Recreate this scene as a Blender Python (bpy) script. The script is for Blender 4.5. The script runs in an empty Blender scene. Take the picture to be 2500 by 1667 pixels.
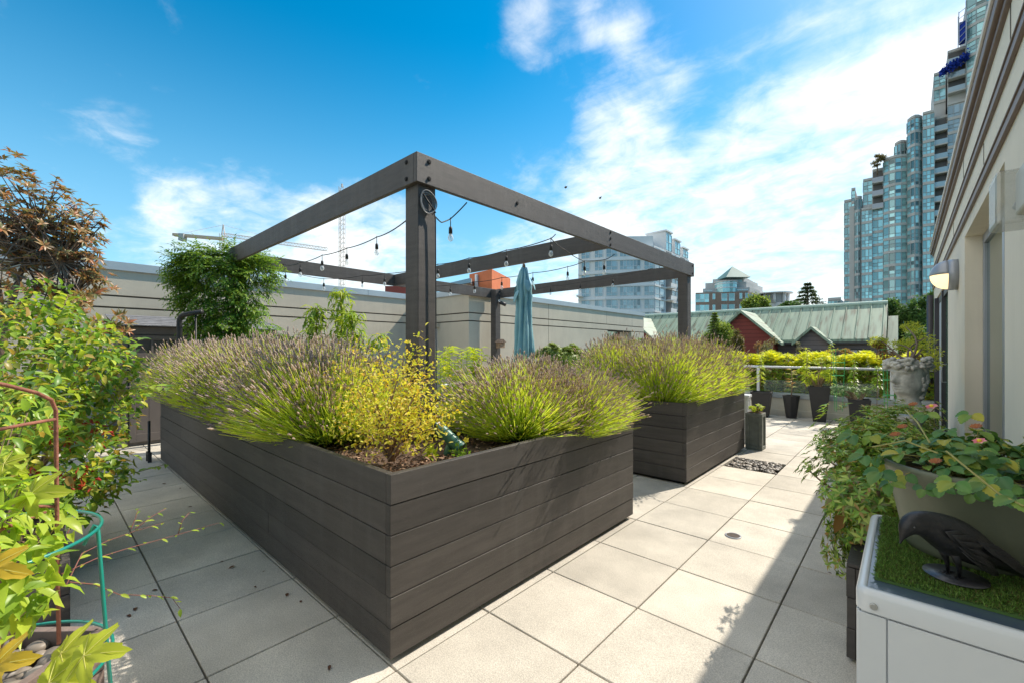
import bpy, math, random
import numpy as np
from mathutils import Vector, Matrix
rng = np.random.default_rng(7); random.seed(7)
C = bpy.context.scene.collection
R = math.radians
PI = math.pi
# ------------------------------------------------------------------ camera, sky, sun, exposure
TH = R(42.28); HC = 1.5                       # heading (left of +Y) and eye height
cs, sn = math.cos(TH), math.sin(TH)
cam = bpy.data.cameras.new('camera'); cam_o = bpy.data.objects.new('camera', cam); C.objects.link(cam_o)
cam_o.location = (0, 0, HC); cam_o.rotation_euler = (R(90), 0, TH)
cam.sensor_width = 36; cam.lens = 36*1056/2500; cam.shift_y = 20.5/2500
cam.clip_start = .05; cam.clip_end = 6000
bpy.context.scene.camera = cam_o

def ray(x, y):                                 # photograph pixel (2500 wide) -> world direction
    a = (x-1250)/1056; b = (y-854)/1056
    return np.array([a*cs-sn, a*sn+cs, -b])
def atz(x, y, z=0.):
    d = ray(x, y); return d*((z-HC)/d[2]) + [0, 0, HC]
def atX(x, y, X):
    d = ray(x, y); return d*(X/d[0]) + [0, 0, HC]
def atY(x, y, Y):
    d = ray(x, y); return d*(Y/d[1]) + [0, 0, HC]
def atD(x, y, D):
    return ray(x, y)*D + [0, 0, HC]

SUN = Vector((.30, .90, 1.0)).normalized()
world = bpy.data.worlds.new('World'); bpy.context.scene.world = world; world.use_nodes = True
nt = world.node_tree; N = nt.nodes; L = nt.links
for n in list(N): N.remove(n)
def wn(t, **k):
    n = N.new(t)
    for a, b in k.items(): setattr(n, a, b)
    return n
def wmath(op, a, b=None, c=None, clamp=False):
    n = wn('ShaderNodeMath', operation=op, use_clamp=clamp)
    for i, v in enumerate((a, b, c)):
        if v is None: continue
        if isinstance(v, (int, float)): n.inputs[i].default_value = v
        else: L.new(v, n.inputs[i])
    return n.outputs[0]
sky = wn('ShaderNodeTexSky', sky_type='NISHITA', sun_disc=False)
sky.sun_elevation = math.asin(SUN.z); sky.sun_rotation = math.atan2(SUN.x, SUN.y)
sky.air_density = 1.0; sky.dust_density = .6; sky.ozone_density = 2.2; sky.altitude = 100
hs = wn('ShaderNodeHueSaturation'); hs.inputs['Saturation'].default_value = 1.55; hs.inputs['Value'].default_value = .90; hs.inputs['Hue'].default_value = .482
L.new(sky.outputs[0], hs.inputs['Color'])
tc = wn('ShaderNodeTexCoord'); sep = wn('ShaderNodeSeparateXYZ'); L.new(tc.outputs['Generated'], sep.inputs[0])
zz = wmath('ADD', wmath('MAXIMUM', sep.outputs[2], 0.0), .22)
px = wmath('DIVIDE', sep.outputs[0], zz); py = wmath('DIVIDE', sep.outputs[1], zz)
cmb = wn('ShaderNodeCombineXYZ'); L.new(px, cmb.inputs[0]); L.new(py, cmb.inputs[1])
mp = wn('ShaderNodeMapping'); mp.inputs['Rotation'].default_value = (0, 0, R(-20)); mp.inputs['Scale'].default_value = (1.0, 1.9, 1); L.new(cmb.outputs[0], mp.inputs[0])
n1 = wn('ShaderNodeTexNoise'); n1.inputs['Scale'].default_value = 1.3; n1.inputs['Detail'].default_value = 9; n1.inputs['Roughness'].default_value = .6; n1.inputs['Distortion'].default_value = .7; L.new(mp.outputs[0], n1.inputs['Vector'])
n2 = wn('ShaderNodeTexNoise'); n2.inputs['Scale'].default_value = 9; n2.inputs['Detail'].default_value = 8; n2.inputs['Roughness'].default_value = .62; n2.inputs['Distortion'].default_value = .4; L.new(cmb.outputs[0], n2.inputs['Vector'])
noise = wmath('ADD', wmath('MULTIPLY', n1.outputs[0], .62), wmath('MULTIPLY', n2.outputs[0], .38))
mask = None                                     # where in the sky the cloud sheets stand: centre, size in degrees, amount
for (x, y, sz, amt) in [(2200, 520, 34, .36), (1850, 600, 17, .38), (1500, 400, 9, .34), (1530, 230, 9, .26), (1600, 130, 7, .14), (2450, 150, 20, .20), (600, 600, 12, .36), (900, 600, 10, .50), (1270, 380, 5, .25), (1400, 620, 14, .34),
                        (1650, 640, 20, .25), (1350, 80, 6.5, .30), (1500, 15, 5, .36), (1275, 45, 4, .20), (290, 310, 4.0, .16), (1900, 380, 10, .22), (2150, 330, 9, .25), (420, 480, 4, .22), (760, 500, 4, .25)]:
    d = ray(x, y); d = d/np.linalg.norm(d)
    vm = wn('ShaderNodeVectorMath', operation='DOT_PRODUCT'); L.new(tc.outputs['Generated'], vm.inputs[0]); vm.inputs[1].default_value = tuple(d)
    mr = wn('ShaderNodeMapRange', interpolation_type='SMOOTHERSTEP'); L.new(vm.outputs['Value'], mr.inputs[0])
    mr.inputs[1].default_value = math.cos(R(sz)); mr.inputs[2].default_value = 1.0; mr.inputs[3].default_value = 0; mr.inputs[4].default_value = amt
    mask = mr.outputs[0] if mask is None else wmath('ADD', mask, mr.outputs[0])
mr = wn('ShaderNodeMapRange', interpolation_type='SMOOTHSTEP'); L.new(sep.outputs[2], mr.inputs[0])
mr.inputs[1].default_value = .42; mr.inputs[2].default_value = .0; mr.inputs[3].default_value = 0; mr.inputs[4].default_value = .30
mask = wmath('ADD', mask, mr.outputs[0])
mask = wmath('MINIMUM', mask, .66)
for dv in ((-.55, -.85, .70), (-.2, .1, 1)):        # unseen cloud added behind the camera at left and overhead, for neutral fill light
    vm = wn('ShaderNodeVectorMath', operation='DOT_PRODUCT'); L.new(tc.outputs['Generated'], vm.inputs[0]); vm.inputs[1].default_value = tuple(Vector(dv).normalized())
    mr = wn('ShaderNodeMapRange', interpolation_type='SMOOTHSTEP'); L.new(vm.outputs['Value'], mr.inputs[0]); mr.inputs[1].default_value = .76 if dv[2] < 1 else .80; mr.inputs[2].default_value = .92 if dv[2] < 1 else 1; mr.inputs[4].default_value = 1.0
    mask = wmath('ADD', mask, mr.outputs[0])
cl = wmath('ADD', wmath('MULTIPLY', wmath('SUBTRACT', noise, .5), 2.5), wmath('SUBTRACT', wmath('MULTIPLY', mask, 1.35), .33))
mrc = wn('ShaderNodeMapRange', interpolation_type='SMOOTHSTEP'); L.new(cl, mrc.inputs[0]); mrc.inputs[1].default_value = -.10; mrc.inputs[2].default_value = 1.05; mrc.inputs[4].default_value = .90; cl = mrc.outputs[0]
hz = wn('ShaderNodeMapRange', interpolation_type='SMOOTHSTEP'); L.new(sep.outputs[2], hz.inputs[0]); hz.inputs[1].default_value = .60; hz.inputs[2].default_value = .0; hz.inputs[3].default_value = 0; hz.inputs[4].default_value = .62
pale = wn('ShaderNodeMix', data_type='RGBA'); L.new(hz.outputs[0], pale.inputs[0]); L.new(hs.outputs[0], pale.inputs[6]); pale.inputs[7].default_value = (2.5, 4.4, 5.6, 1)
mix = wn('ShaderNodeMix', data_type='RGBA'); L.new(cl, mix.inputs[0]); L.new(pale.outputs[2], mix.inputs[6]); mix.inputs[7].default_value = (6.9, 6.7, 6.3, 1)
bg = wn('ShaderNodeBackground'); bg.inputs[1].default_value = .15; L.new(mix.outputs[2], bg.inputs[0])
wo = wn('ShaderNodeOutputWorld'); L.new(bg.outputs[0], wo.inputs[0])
sl = bpy.data.lights.new('sun', 'SUN'); sl.energy = 4.5; sl.angle = R(.5); sl.color = (1, .90, .76)
so = bpy.data.objects.new('sun', sl); C.objects.link(so); so.rotation_euler = SUN.to_track_quat('Z', 'Y').to_euler()
vs = bpy.context.scene.view_settings
vs.view_transform = 'Standard'; vs.look = 'None'; vs.gamma = 1; vs.exposure = .50; vs.use_curve_mapping = False

# ------------------------------------------------------------------ helpers: materials
def newmat(name):
    m = bpy.data.materials.new(name); m.use_nodes = True
    t = m.node_tree
    for n in list(t.nodes): t.nodes.remove(n)
    o = t.nodes.new('ShaderNodeOutputMaterial'); b = t.nodes.new('ShaderNodeBsdfPrincipled'); t.links.new(b.outputs[0], o.inputs[0])
    return m, t, b, o
def M(name, col, rough=.6, var=.12, vs=4., bump=0., bs=60., metal=0., spec=.5, stretch=(1, 1, 1), spots=0., spotcol=(.6, .6, .58), island=0., coat=0., stain=0., staincol=(.2, .2, .19), speck=0.):
    m, t, b, o = newmat(name); nd = t.nodes; lk = t.links
    g = nd.new('ShaderNodeNewGeometry'); mpn = nd.new('ShaderNodeMapping'); mpn.inputs['Scale'].default_value = stretch; lk.new(g.outputs['Position'], mpn.inputs[0])
    n = nd.new('ShaderNodeTexNoise'); n.inputs['Scale'].default_value = vs; n.inputs['Detail'].default_value = 7; n.inputs['Roughness'].default_value = .62; lk.new(mpn.outputs[0], n.inputs['Vector'])
    r = nd.new('ShaderNodeMapRange'); r.inputs[1].default_value = .25; r.inputs[2].default_value = .75; r.inputs[3].default_value = 1-var*1.6; r.inputs[4].default_value = 1+var*1.6; lk.new(n.outputs[0], r.inputs[0])
    val = r.outputs[0]
    if island:
        r2 = nd.new('ShaderNodeMapRange'); r2.inputs[3].default_value = 1-island; r2.inputs[4].default_value = 1+island; lk.new(g.outputs['Random Per Island'], r2.inputs[0])
        mm = nd.new('ShaderNodeMath'); mm.operation = 'MULTIPLY'; lk.new(val, mm.inputs[0]); lk.new(r2.outputs[0], mm.inputs[1]); val = mm.outputs[0]
    v = nd.new('ShaderNodeVectorMath'); v.operation = 'SCALE'; v.inputs[0].default_value = col; lk.new(val, v.inputs['Scale'])
    out = v.outputs[0]
    if spots:
        n3 = nd.new('ShaderNodeTexNoise'); n3.inputs['Scale'].default_value = 38; n3.inputs['Detail'].default_value = 3; lk.new(mpn.outputs[0], n3.inputs['Vector'])
        r3 = nd.new('ShaderNodeMapRange'); r3.inputs[1].default_value = .70; r3.inputs[2].default_value = .74; r3.inputs[4].default_value = spots; lk.new(n3.outputs[0], r3.inputs[0])
        mx = nd.new('ShaderNodeMix'); mx.data_type = 'RGBA'; lk.new(r3.outputs[0], mx.inputs[0]); lk.new(out, mx.inputs[6]); mx.inputs[7].default_value = (*spotcol, 1); out = mx.outputs[2]
    if stain:
        ms = nd.new('ShaderNodeMapping'); ms.inputs['Scale'].default_value = (5, 5, .55); lk.new(g.outputs['Position'], ms.inputs[0])
        n5 = nd.new('ShaderNodeTexNoise'); n5.inputs['Scale'].default_value = 1.4; n5.inputs['Detail'].default_value = 6; n5.inputs['Roughness'].default_value = .7; lk.new(ms.outputs[0], n5.inputs['Vector'])
        r5 = nd.new('ShaderNodeMapRange'); r5.inputs[1].default_value = .50; r5.inputs[2].default_value = .78; r5.inputs[4].default_value = stain; lk.new(n5.outputs[0], r5.inputs[0])
        mx = nd.new('ShaderNodeMix'); mx.data_type = 'RGBA'; lk.new(r5.outputs[0], mx.inputs[0]); lk.new(out, mx.inputs[6]); mx.inputs[7].default_value = (*staincol, 1); out = mx.outputs[2]
    if speck:
        n6 = nd.new('ShaderNodeTexNoise'); n6.inputs['Scale'].default_value = 170; n6.inputs['Detail'].default_value = 2; lk.new(g.outputs['Position'], n6.inputs['Vector'])
        r6 = nd.new('ShaderNodeMapRange'); r6.inputs[1].default_value = .3; r6.inputs[2].default_value = .7; r6.inputs[3].default_value = 1-speck; r6.inputs[4].default_value = 1+speck; lk.new(n6.outputs[0], r6.inputs[0])
        v6 = nd.new('ShaderNodeVectorMath'); v6.operation = 'SCALE'; lk.new(out, v6.inputs[0]); lk.new(r6.outputs[0], v6.inputs['Scale']); out = v6.outputs[0]
    lk.new(out, b.inputs['Base Color'])
    b.inputs['Roughness'].default_value = rough; b.inputs['Metallic'].default_value = metal; b.inputs['Specular IOR Level'].default_value = spec
    if coat: b.inputs['Coat Weight'].default_value = coat
    if bump:
        n4 = nd.new('ShaderNodeTexNoise'); n4.inputs['Scale'].default_value = bs; n4.inputs['Detail'].default_value = 4; lk.new(mpn.outputs[0], n4.inputs['Vector'])
        bp = nd.new('ShaderNodeBump'); bp.inputs['Strength'].default_value = bump; bp.inputs['Distance'].default_value = .01; lk.new(n4.outputs[0], bp.inputs['Height']); lk.new(bp.outputs[0], b.inputs['Normal'])
    return m
def leafmat(name, cols, transl=.4, rough=.5, tint=None):
    m, t, b, o = newmat(name); nd = t.nodes; lk = t.links
    g = nd.new('ShaderNodeNewGeometry'); cr = nd.new('ShaderNodeValToRGB'); lk.new(g.outputs['Random Per Island'], cr.inputs[0])
    e = cr.color_ramp.elements
    while len(e) < len(cols): e.new(.5)
    for i, c in enumerate(cols): e[i].position = i/max(1, len(cols)-1); e[i].color = (*c, 1)
    lk.new(cr.outputs[0], b.inputs['Base Color']); b.inputs['Roughness'].default_value = rough; b.inputs['Specular IOR Level'].default_value = .35
    tr = nd.new('ShaderNodeBsdfTranslucent'); v = nd.new('ShaderNodeVectorMath'); v.operation = 'MULTIPLY'; lk.new(cr.outputs[0], v.inputs[0]); v.inputs[1].default_value = tint or (1.25, 1.25, .6); lk.new(v.outputs[0], tr.inputs[0])
    mx = nd.new('ShaderNodeMixShader'); mx.inputs[0].default_value = transl; lk.new(b.outputs[0], mx.inputs[1]); lk.new(tr.outputs[0], mx.inputs[2]); lk.new(mx.outputs[0], o.inputs[0])
    return m
def glassmat(name, col, rough=.08, var=.35, transp=0.):
    m, t, b, o = newmat(name); nd = t.nodes; lk = t.links
    g = nd.new('ShaderNodeNewGeometry'); r = nd.new('ShaderNodeMapRange'); r.inputs[3].default_value = 1-var; r.inputs[4].default_value = 1+var; lk.new(g.outputs['Random Per Island'], r.inputs[0])
    v = nd.new('ShaderNodeVectorMath'); v.operation = 'SCALE'; v.inputs[0].default_value = col; lk.new(r.outputs[0], v.inputs['Scale']); lk.new(v.outputs[0], b.inputs['Base Color'])
    b.inputs['Roughness'].default_value = rough; b.inputs['Specular IOR Level'].default_value = .9; b.inputs['Metallic'].default_value = .25
    if transp:
        tp = nd.new('ShaderNodeBsdfTransparent'); mx = nd.new('ShaderNodeMixShader'); mx.inputs[0].default_value = transp; lk.new(b.outputs[0], mx.inputs[1]); lk.new(tp.outputs[0], mx.inputs[2]); lk.new(mx.outputs[0], o.inputs[0])
    return m

# ------------------------------------------------------------------ helpers: meshes and objects
class MB:
    def __init__(s): s.v = []; s.f = []
    def add(s, vs_, fs_):
        o = len(s.v); s.v += [tuple(map(float, p)) for p in vs_]; s.f += [tuple(i+o for i in f) for f in fs_]; return s
    def box(s, x0, x1, y0, y1, z0, z1):
        return s.add([(x0, y0, z0), (x1, y0, z0), (x1, y1, z0), (x0, y1, z0), (x0, y0, z1), (x1, y0, z1), (x1, y1, z1), (x0, y1, z1)],
                     [(0, 3, 2, 1), (4, 5, 6, 7), (0, 1, 5, 4), (1, 2, 6, 5), (2, 3, 7, 6), (3, 0, 4, 7)])
    def obox(s, c, size, mat3):
        hx, hy, hz = [q/2 for q in size]
        P = [Vector(c)+mat3@Vector(p) for p in ((-hx, -hy, -hz), (hx, -hy, -hz), (hx, hy, -hz), (-hx, hy, -hz), (-hx, -hy, hz), (hx, -hy, hz), (hx, hy, hz), (-hx, hy, hz))]
        return s.add(P, [(0, 3, 2, 1), (4, 5, 6, 7), (0, 1, 5, 4), (1, 2, 6, 5), (2, 3, 7, 6), (3, 0, 4, 7)])
    def bar(s, a, b, w, h, up=(0, 0, 1)):
        a = Vector(a); b = Vector(b); d = (b-a); l = d.length; d.normalize(); x = d.cross(Vector(up))
        if x.length < 1e-4: x = d.cross(Vector((1, 0, 0)))
        x.normalize(); z = x.cross(d)
        m3 = Matrix((x, d, z)).transposed()
        return s.obox((a+b)/2, (w, l, h), m3)
    def tube(s, pts, r, n=8, cap=True):
        pts = [Vector(p) for p in pts]; k = len(pts); rr = r if hasattr(r, '__len__') else [r]*k
        vs_, fs_ = [], []; prev = None
        for i, p in enumerate(pts):
            d = (pts[min(i+1, k-1)]-pts[max(i-1, 0)]).normalized()
            if prev is None:
                x = d.cross(Vector((0, 0, 1)));
                if x.length < .05: x = d.cross(Vector((1, 0, 0)))
                x.normalize()
            else: x = (prev-d*prev.dot(d)).normalized()
            prev = x; y = d.cross(x)
            for j in range(n):
                a = 2*PI*j/n; vs_.append(p+(x*math.cos(a)+y*math.sin(a))*rr[i])
        for i in range(k-1):
            for j in range(n):
                fs_.append((i*n+j, i*n+(j+1) % n, (i+1)*n+(j+1) % n, (i+1)*n+j))
        if cap: fs_.append(tuple(reversed(range(n)))); fs_.append(tuple((k-1)*n+j for j in range(n)))
        return s.add(vs_, fs_)
    def lathe(s, prof, n=24, c=(0, 0, 0), sx=1, sy=1, cap=True, rot=0.):
        vs_, fs_ = [], []
        for (r, z) in prof:
            for j in range(n):
                a = 2*PI*j/n+rot; vs_.append((c[0]+r*sx*math.cos(a), c[1]+r*sy*math.sin(a), c[2]+z))
        for i in range(len(prof)-1):
            for j in range(n): fs_.append((i*n+j, i*n+(j+1) % n, (i+1)*n+(j+1) % n, (i+1)*n+j))
        if cap: fs_.append(tuple(reversed(range(n)))); fs_.append(tuple((len(prof)-1)*n+j for j in range(n)))
        return s.add(vs_, fs_)
    def blob(s, c, r, nu=10, nv=7, jit=0.):
        vs_, fs_ = [], []; rx, ry, rz = r if hasattr(r, '__len__') else (r, r, r)
        for i in range(nv+1):
            ph = PI*i/nv
            for j in range(nu):
                a = 2*PI*j/nu; q = 1+random.uniform(-jit, jit)
                vs_.append((c[0]+rx*q*math.sin(ph)*math.cos(a), c[1]+ry*q*math.sin(ph)*math.sin(a), c[2]+rz*q*math.cos(ph)))
        for i in range(nv):
            for j in range(nu): fs_.append((i*nu+j, (i+1)*nu+j, (i+1)*nu+(j+1) % nu, i*nu+(j+1) % nu))
        return s.add(vs_, fs_)
    def prism(s, poly, z0, z1):                # polygon in XY, extruded in Z
        n = len(poly)
        return s.add([(x, y, z0) for x, y in poly]+[(x, y, z1) for x, y in poly],
                     [tuple(reversed(range(n))), tuple(range(n, 2*n))]+[(i, (i+1) % n, n+(i+1) % n, n+i) for i in range(n)])
    def build(s, name, mat, parent=None, smooth=False, bevel=0., seg=2):
        me = bpy.data.meshes.new(name); me.from_pydata(s.v, [], s.f); me.update()
        if mat: me.materials.append(mat)
        if smooth: me.polygons.foreach_set('use_smooth', [True]*len(me.polygons))
        o = bpy.data.objects.new(name, me); C.objects.link(o)
        if parent: o.parent = parent; o.matrix_parent_inverse = Matrix.Translation(-parent.location) if False else Matrix.Identity(4)
        if parent and parent.type == 'EMPTY':
            # parts are modelled in world coordinates: shift them to the thing's own frame
            w = parent.matrix_basis.inverted(); me.transform(w)
        elif parent and parent.parent:
            me.transform(parent.parent.matrix_basis.inverted())
        if bevel:
            b = o.modifiers.new('bevel', 'BEVEL'); b.width = bevel; b.segments = seg; b.limit_method = 'ANGLE'; b.angle_limit = R(40)
        return o
def npmesh(name, V_, F_, mat, parent=None, smooth=False):
    """V_: (n,3) array, F_: list of (m,k) arrays of the same k each"""
    me = bpy.data.meshes.new(name)
    V_ = np.asarray(V_, dtype=np.float32)
    me.vertices.add(len(V_)); me.vertices.foreach_set('co', V_.ravel())
    loops = np.concatenate([f.ravel() for f in F_]).astype(np.int32)
    tot = np.concatenate([np.full(len(f), f.shape[1]) for f in F_]).astype(np.int32)
    st = np.concatenate([[0], np.cumsum(tot)[:-1]]).astype(np.int32)
    me.loops.add(len(loops)); me.loops.foreach_set('vertex_index', loops)
    me.polygons.add(len(tot)); me.polygons.foreach_set('loop_start', st); me.polygons.foreach_set('loop_total', tot)
    me.update(calc_edges=True)
    if smooth: me.polygons.foreach_set('use_smooth', np.ones(len(tot), dtype=bool))
    me.materials.append(mat)
    o = bpy.data.objects.new(name, me); C.objects.link(o)
    if parent:
        o.parent = parent
        root = parent if parent.type == 'EMPTY' else parent.parent
        if root: me.transform(root.matrix_basis.inverted())
    return o
def thing(name, label, cat, loc=(0, 0, 0), rot=0., group=None, kind=None):
    o = bpy.data.objects.new(name, None); C.objects.link(o); o.empty_display_size = .1
    o.location = [float(q) for q in loc]; o.rotation_euler = (0, 0, rot)
    o.matrix_basis = Matrix.Translation(Vector(o.location)) @ Matrix.Rotation(rot, 4, 'Z')
    o['label'] = label; o['category'] = cat
    if group: o['group'] = group
    if kind: o['kind'] = kind
    return o
def tag(o, label, cat, group=None, kind=None):
    o['label'] = label; o['category'] = cat
    if group: o['group'] = group
    if kind: o['kind'] = kind
    return o
def struct(o, label=None):
    o['kind'] = 'structure'
    if label: o['label'] = label; o['category'] = o.name.replace('_', ' ')
    return o
def copy_tree(src, loc, rot, scale=1., label=None):
    c = src.copy(); C.objects.link(c)
    c.matrix_basis = Matrix.Translation(Vector([float(q) for q in loc])) @ Matrix.Rotation(rot, 4, 'Z') @ (Matrix.Diagonal((*scale, 1)) if hasattr(scale, '__len__') else Matrix.Scale(scale, 4))
    if label: c['label'] = label
    for ch in list(src.children):
        d = ch.copy(); C.objects.link(d); d.parent = c
        for g in list(ch.children):
            e = g.copy(); C.objects.link(e); e.parent = d
    return c

def unit(a): return a/np.maximum(np.linalg.norm(a, axis=-1, keepdims=True), 1e-9)
def frames(D, U):
    D = unit(D); S = unit(np.cross(D, U)); Nn = np.cross(S, D); return D, S, Nn
LEAF = dict(v=np.array([(0, 0, 0), (.3, .42, .10), (.68, .38, .06), (1, 0, -.10), (.68, -.38, .06), (.3, -.42, .10), (.3, 0, 0), (.68, 0, -.03)], float),
            t=np.array([(0, 6, 1), (2, 7, 3), (0, 5, 6), (4, 3, 7)]), q=np.array([(1, 6, 7, 2), (6, 5, 4, 7)]))
LANCE = dict(v=np.array([(0, 0, 0), (.45, .5, .08), (1, 0, -.12), (.45, -.5, .08), (.45, 0, 0)], float), t=np.array([(0, 4, 1), (1, 4, 2), (0, 3, 4), (3, 2, 4)]), q=None)
QUADL = dict(v=np.array([(0, 0, 0), (.5, .5, .1), (1, 0, -.05), (.5, -.5, .1)], float), t=np.array([(0, 2, 1), (0, 3, 2)]), q=None)
a_ = np.linspace(0, 2*PI, 22)[:-1]
def palmate():
    n = 90; vs_ = [(0, 0, 0)]; lob = [(0, 1.0, .40), (1.0, .86, .38), (-1.0, .86, .38), (2.0, .64, .42), (-2.0, .64, .42)]
    for ring, rf in enumerate((.33, .68, 1.)):
        for k in range(n):
            a = -PI+2*PI*(k+.5)/n; r = .38
            for (c, l, w) in lob: r = max(r, l*math.exp(-abs((a-c)/w)**1.6*.55))
            r *= 1+(.055*((k % 3)-1) if ring == 2 else 0); dn = min(abs(a-c) for c, l, w in lob); q = r*rf
            vs_.append((q*math.cos(a)*.72, q*math.sin(a)*.72, -.10*q*q+.16*min(dn, .4)*q+.03*math.sin(a*5+q*6)))
    t = [(0, 1+k, 1+(k+1) % n) for k in range(n)]; q = []
    for ring in range(2):
        for k in range(n): q.append((1+ring*n+k, 1+(ring+1)*n+k, 1+(ring+1)*n+(k+1) % n, 1+ring*n+(k+1) % n))
    return dict(v=np.array(vs_), t=np.array(t), q=np.array(q))
MAPLE = palmate()
def leaves(name, P, D, U, Ls, Ws, mat, parent, shape=LEAF, smooth=True, bend=0.):
    """one mesh of many leaves: P base points, D along the leaf, U roughly the leaf's upper side"""
    D, S, Nn = frames(D, U); n = len(P); tv = shape['v']; k = len(tv)
    Ls = np.broadcast_to(Ls, n)[:, None, None]; Ws = np.broadcast_to(Ws, n)[:, None, None]
    x = tv[None, :, 0:1]*Ls; y = tv[None, :, 1:2]*Ws; z = tv[None, :, 2:3]*Ls - bend*(tv[None, :, 0:1]**2)*Ls
    V_ = P[:, None, :] + x*D[:, None, :] + y*S[:, None, :] + z*Nn[:, None, :]
    off = (np.arange(n)*k)[:, None, None]
    F_ = [(shape['t'][None]+off).reshape(-1, 3)] if len(shape['t']) else []
    if shape['q'] is not None: F_.append((shape['q'][None]+off).reshape(-1, 4))
    return npmesh(name, V_.reshape(-1, 3), F_, mat, parent, smooth)
def rdir(n, up=0.):
    d = rng.normal(size=(n, 3)); d[:, 2] += up; return unit(d)
def clump_points(n, c, r, shell=.5, lump=0., nl=0, flat_bottom=None):
    """points through an ellipsoid, denser to the outside, gathered round sub-clumps"""
    c = np.array(c, float); r = np.array(r, float)
    if nl:
        cc = rdir(nl)*rng.uniform(.35, .85, (nl, 1)); k = rng.integers(0, nl, n); rr = rng.uniform(lump*.7, lump*1.3, nl)
        d = rdir(n)*(rng.uniform(0, 1, (n, 1))**.5)*rr[k][:, None]; p = cc[k]+d
        return c+p*r, unit((p+d)/r)
    p = rdir(n)*(rng.uniform(shell**3, 1, (n, 1))**(1/3)); return c+p*r, unit(p/r)
def branches(name, base, tips, mat, parent, r0=.02, r1=.004, n=6, sag=.15, seg=6):
    mb = MB()
    for t in tips:
        b = Vector(base)+Vector((random.uniform(-1, 1), random.uniform(-1, 1), 0))*r0*1.5; t = Vector([float(q) for q in t]); pts = []
        w = Vector((random.uniform(-1, 1), random.uniform(-1, 1), random.uniform(-.5, 1)))*(t-b).length*.12
        for i in range(seg+1):
            f = i/seg; p = b.lerp(t, f); p.z += math.sin(f*PI)*sag*(t-b).length*.5; p += w*math.sin(f*PI*1.5)*.6; pts.append(p)
        mb.tube(pts, [r0+(r1-r0)*(i/seg) for i in range(seg+1)], n, cap=False)
    return mb.build(name, mat, parent, smooth=True)
# ------------------------------------------------------------------ materials
m_tile = M('concrete_paver', (.52, .485, .42), .85, .14, 2.3, .35, 240, island=.09, speck=.25, spots=.4, spotcol=(.30, .28, .24))
m_joint = M('joint_dirt', (.075, .07, .05), .95, .3, 8)
m_black = M('painted_wood', (.054, .047, .042), .5, .22, 3., .5, 90, stretch=(1, 1, 9), spots=.35, spotcol=(.22, .21, .2), island=.22, stain=.30, staincol=(.13, .125, .12))
m_beam = M('stained_beam', (.070, .060, .054), .6, .18, 3., .35, 70, stretch=(1, 1, 8), spots=.3, spotcol=(.05, .045, .04), island=.10, stain=.35, staincol=(.15, .14, .13))
m_dark = M('dark_gap', (.015, .015, .015), .9, 0)
m_soil = M('bark_mulch', (.10, .062, .04), .95, .5, 30, .9, 60)
m_stucco = M('beige_stucco', (.50, .455, .365), .85, .07, 1.2, .12, 220, stain=.35, staincol=(.36, .33, .27))
m_stucco2 = M('cream_stucco', (.76, .70, .58), .85, .05, 1.0, .12, 220, stain=.30, staincol=(.56, .52, .43))
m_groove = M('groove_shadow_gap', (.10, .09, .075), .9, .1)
m_coping = M('metal_coping', (.40, .44, .46), .45, .05, 2, metal=.4)
m_shed = M('shed_paint', (.13, .11, .10), .6, .08, 4, .1, 80)
m_shingle = M('roof_shingle', (.16, .165, .18), .9, .25, 9, .5, 60)
m_white = M('white_paint', (.78, .79, .80), .35, .02, 2)
m_cab = M('white_enamel', (.62, .645, .66), .30, .03, 2.5, coat=.3, spots=.0)
m_grey = M('grey_metal', (.34, .36, .40), .4, .06, 3, metal=.3)
m_blackp = M('black_plastic', (.022, .022, .024), .5, .15, 6)
m_cable = M('black_cable', (.012, .012, .012), .55, 0)
m_bark = M('bark', (.17, .12, .085), .9, .35, 14, .6, 60, stretch=(1, 1, .3))
m_twig = M('twig', (.28, .19, .12), .85, .3, 20)
m_green_roof = None
m_copper, t_, b_, o_ = newmat('verdigris_copper_roof')
nd = t_.nodes; lk = t_.links
g = nd.new('ShaderNodeNewGeometry'); mpn = nd.new('ShaderNodeMapping'); mpn.inputs['Scale'].default_value = (4.5, .5, .5); lk.new(g.outputs['Position'], mpn.inputs[0])
n_ = nd.new('ShaderNodeTexNoise'); n_.inputs['Scale'].default_value = 1.6; n_.inputs['Detail'].default_value = 6; lk.new(mpn.outputs[0], n_.inputs['Vector'])
cr = nd.new('ShaderNodeValToRGB'); lk.new(n_.outputs[0], cr.inputs[0]); e = cr.color_ramp.elements
e[0].position = .30; e[0].color = (.13, .13, .09, 1); e[1].position = .72; e[1].color = (.28, .35, .25, 1); x = e.new(.5); x.color = (.22, .30, .22, 1)
lk.new(cr.outputs[0], b_.inputs['Base Color']); b_.inputs['Roughness'].default_value = .6
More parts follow.
